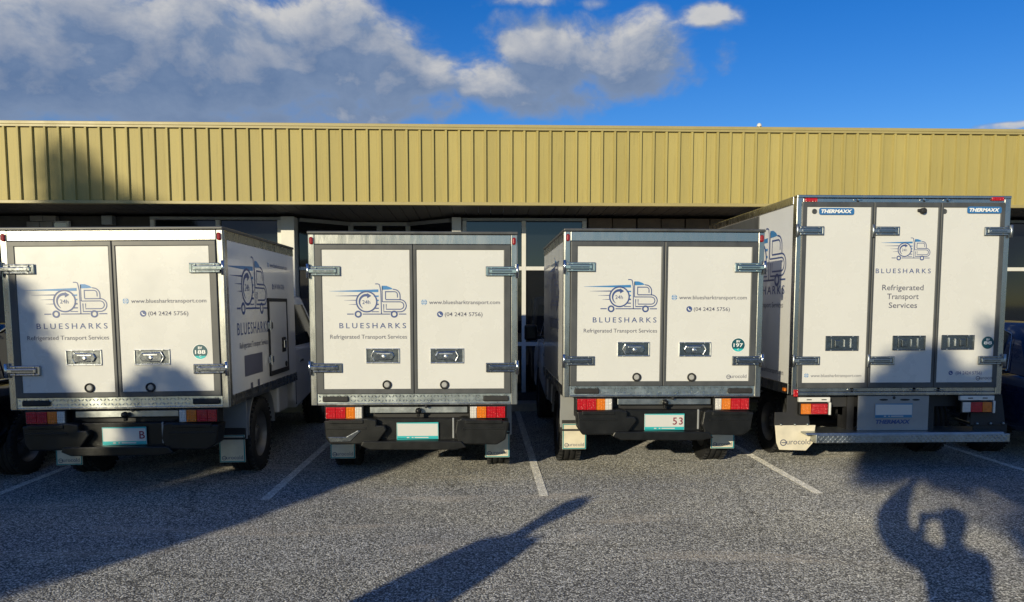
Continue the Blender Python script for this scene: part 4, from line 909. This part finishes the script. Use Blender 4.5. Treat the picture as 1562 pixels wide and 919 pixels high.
kx, kz = math.tan(AZ), math.tan(EL) / math.cos(AZ)
def leafy(name, label, cat, base, blobs_, nleaf, size, trunk, m='leaf', group=None):
    root = thing(name, label, cat, base, 0, group); r_ = random.Random(len(blobs_) * 31 + nleaf); mb_ = MB(); tot = sum(b[3] * b[4] * b[5] for b in blobs_)
    vs_, fs = [], []
    for (x, y, z, a, b, c) in blobs_:
        for i in range(int(nleaf * a * b * c / tot)):
            while True:
                p = Vector((r_.uniform(-1, 1), r_.uniform(-1, 1), r_.uniform(-1, 1)))
                if p.length < 1 and r_.random() < .25 + p.length: break
            q = Vector((x + p.x * a, y + p.y * b, z + p.z * c))
            u = Vector((r_.gauss(0, 1), r_.gauss(0, 1), r_.gauss(0, 1))).normalized(); v = u.orthogonal().normalized(); s_ = size * r_.uniform(.6, 1.4)
            o_ = len(vs_); vs_ += [q - u * s_, q + v * s_ * .5, q + u * s_, q - v * s_ * .5]; fs.append((o_, o_ + 1, o_ + 2, o_ + 3))
    mb_.add(vs_, fs); mb_.build('crown', m, root, recalc=False)
    t = MB()
    for (pts, r0, r1) in trunk: t.tube(pts, r0, 10, 0, r1)
    t.build('trunk', 'bark', root); return root
def place(Y, xr, zr): return xr + kx * Y, zr - kz * Y      # where a thing at depth Y throws its shadow through (xr, zr) of the plane Y = 0
def shade(name, label, cat, Y, xb, blobs_, nleaf, size, m='leaf', group=None, r0=.12):
    bx_ = place(Y, xb, 0)[0]; bl = []
    for (xr, zr, a, c, dy) in blobs_:
        x, z = place(Y + dy, xr, zr); bl.append((x - bx_, dy, z, a, min(a, 1.0), c))
    tr = []
    top = max(b[2] for b in bl)
    tr.append(([(0, 0, -.05), (.05, .02, top * .35), (-.03, -.03, top * .75)], r0, r0 * .5))
    for b in bl: tr.append(([(0.02, 0, top * .3), (b[0] * .5, b[1] * .5, max(.3, b[2] - b[5] * .4) * .9), (b[0], b[1], b[2])], r0 * .45, r0 * .12))
    return leafy(name, label, cat, (bx_, Y, 0), bl, nleaf, size, tr, m, group)
# dense shrubs whose edge runs along the bay of the end truck, a taller tree behind them, and a tree whose low limb shades the tall truck
shade('shrub', 'dense round shrub with its straight clipped side facing the car park', 'shrub', -4.0, -6.3, [(-6.15, .6, .75, .9, 0), (-6.15, 1.5, .75, .85, 0), (-6.35, 2.1, .72, .6, 0), (-6.68, 2.62, .36, .40, 0), (-6.3, 2.4, .42, .36, 0), (-5.75, 1.0, .36, .6, 0), (-5.74, 1.6, .35, .6, 0), (-5.87, 2.1, .36, .42, 0), (-5.75, .4, .36, .6, 0)], 17000, .07, 'leaf_dark')
shade('shrub', 'broad taller shrub behind the clipped one at the edge of the car park', 'shrub', -5.2, -8.3, [(-8.3, .8, 1.1, 1.1, 0), (-8.35, 2.3, .90, 1.2, 0), (-8.15, 3.1, .52, .62, 0), (-7.25, 1.15, .65, 1.05, 0), (-9.4, 2.4, .9, 1.4, 0), (-8.3, 3.5, .5, .5, 0)], 20000, .08, 'leaf_dark')
shade('tree', 'tall leafy tree rising behind the shrubs at the edge of the car park', 'tree', -19.0, -12.0, [(-12.42, 6.25, .42, .95, 0), (-12.0, 5.9, .6, .72, 0), (-11.4, 5.55, .7, .72, 0), (-12.2, 5.1, .8, .9, 0), (-10.7, 5.2, .7, .75, 0), (-11.4, 4.6, 1.2, .8, 0)], 5200, .11, 'leaf', r0=.2)
shade('tree', 'leafy street tree with a low spreading limb', 'tree', -8.0, 1.85, [(-.35, 2.55, .40, .62, 0), (-.05, 2.72, .48, .66, 0), (.3, 2.48, .5, .66, 0), (.45, 2.2, .35, .36, 0), (-.1, 2.3, .4, .34, 0), (.88, 2.82, .38, .84, 0), (.95, 2.15, .42, .52, 0), (1.35, 2.6, .7, 1.1, 0), (-.5, 2.2, .27, .30, 0), (.0, 3.12, .26, .28, 0), (-.62, 2.02, .13, .13, 0), (.56, 3.45, .10, .22, 0), (-.38, 3.2, .12, .12, 0), (.1, 1.98, .16, .12, 0), (2.1, 3.1, .9, 1.2, .4)], 30000, .065, 'leaf', r0=.16)
shade('tree', 'broad unseen tree added beyond the end of the shop building to block sky light', 'tree', 1.0, -17.5, [(-17.3, 6.5, 2.4, 2.2, 0), (-16.2, 5.0, 1.6, 1.6, 0), (-18.6, 5.2, 1.8, 1.8, 0), (-17.3, 8.4, 1.6, 1.5, 0)], 14000, .13, 'leaf_dark', r0=.3)  # added out of view: cuts the sky fill on the left ground
shade('tree', 'tall unseen tree added further along the car park edge to block sky light', 'tree', -6.0, -16.0, [(-16.0, 6.5, 1.9, 2.0, 0), (-15.2, 5.0, 1.3, 1.4, 0), (-17.0, 5.0, 1.6, 1.6, 0), (-16.0, 8.4, 1.4, 1.4, 0)], 12000, .13, 'leaf', r0=.3)  # second added sky blocker, out of view, deepening shade at the left
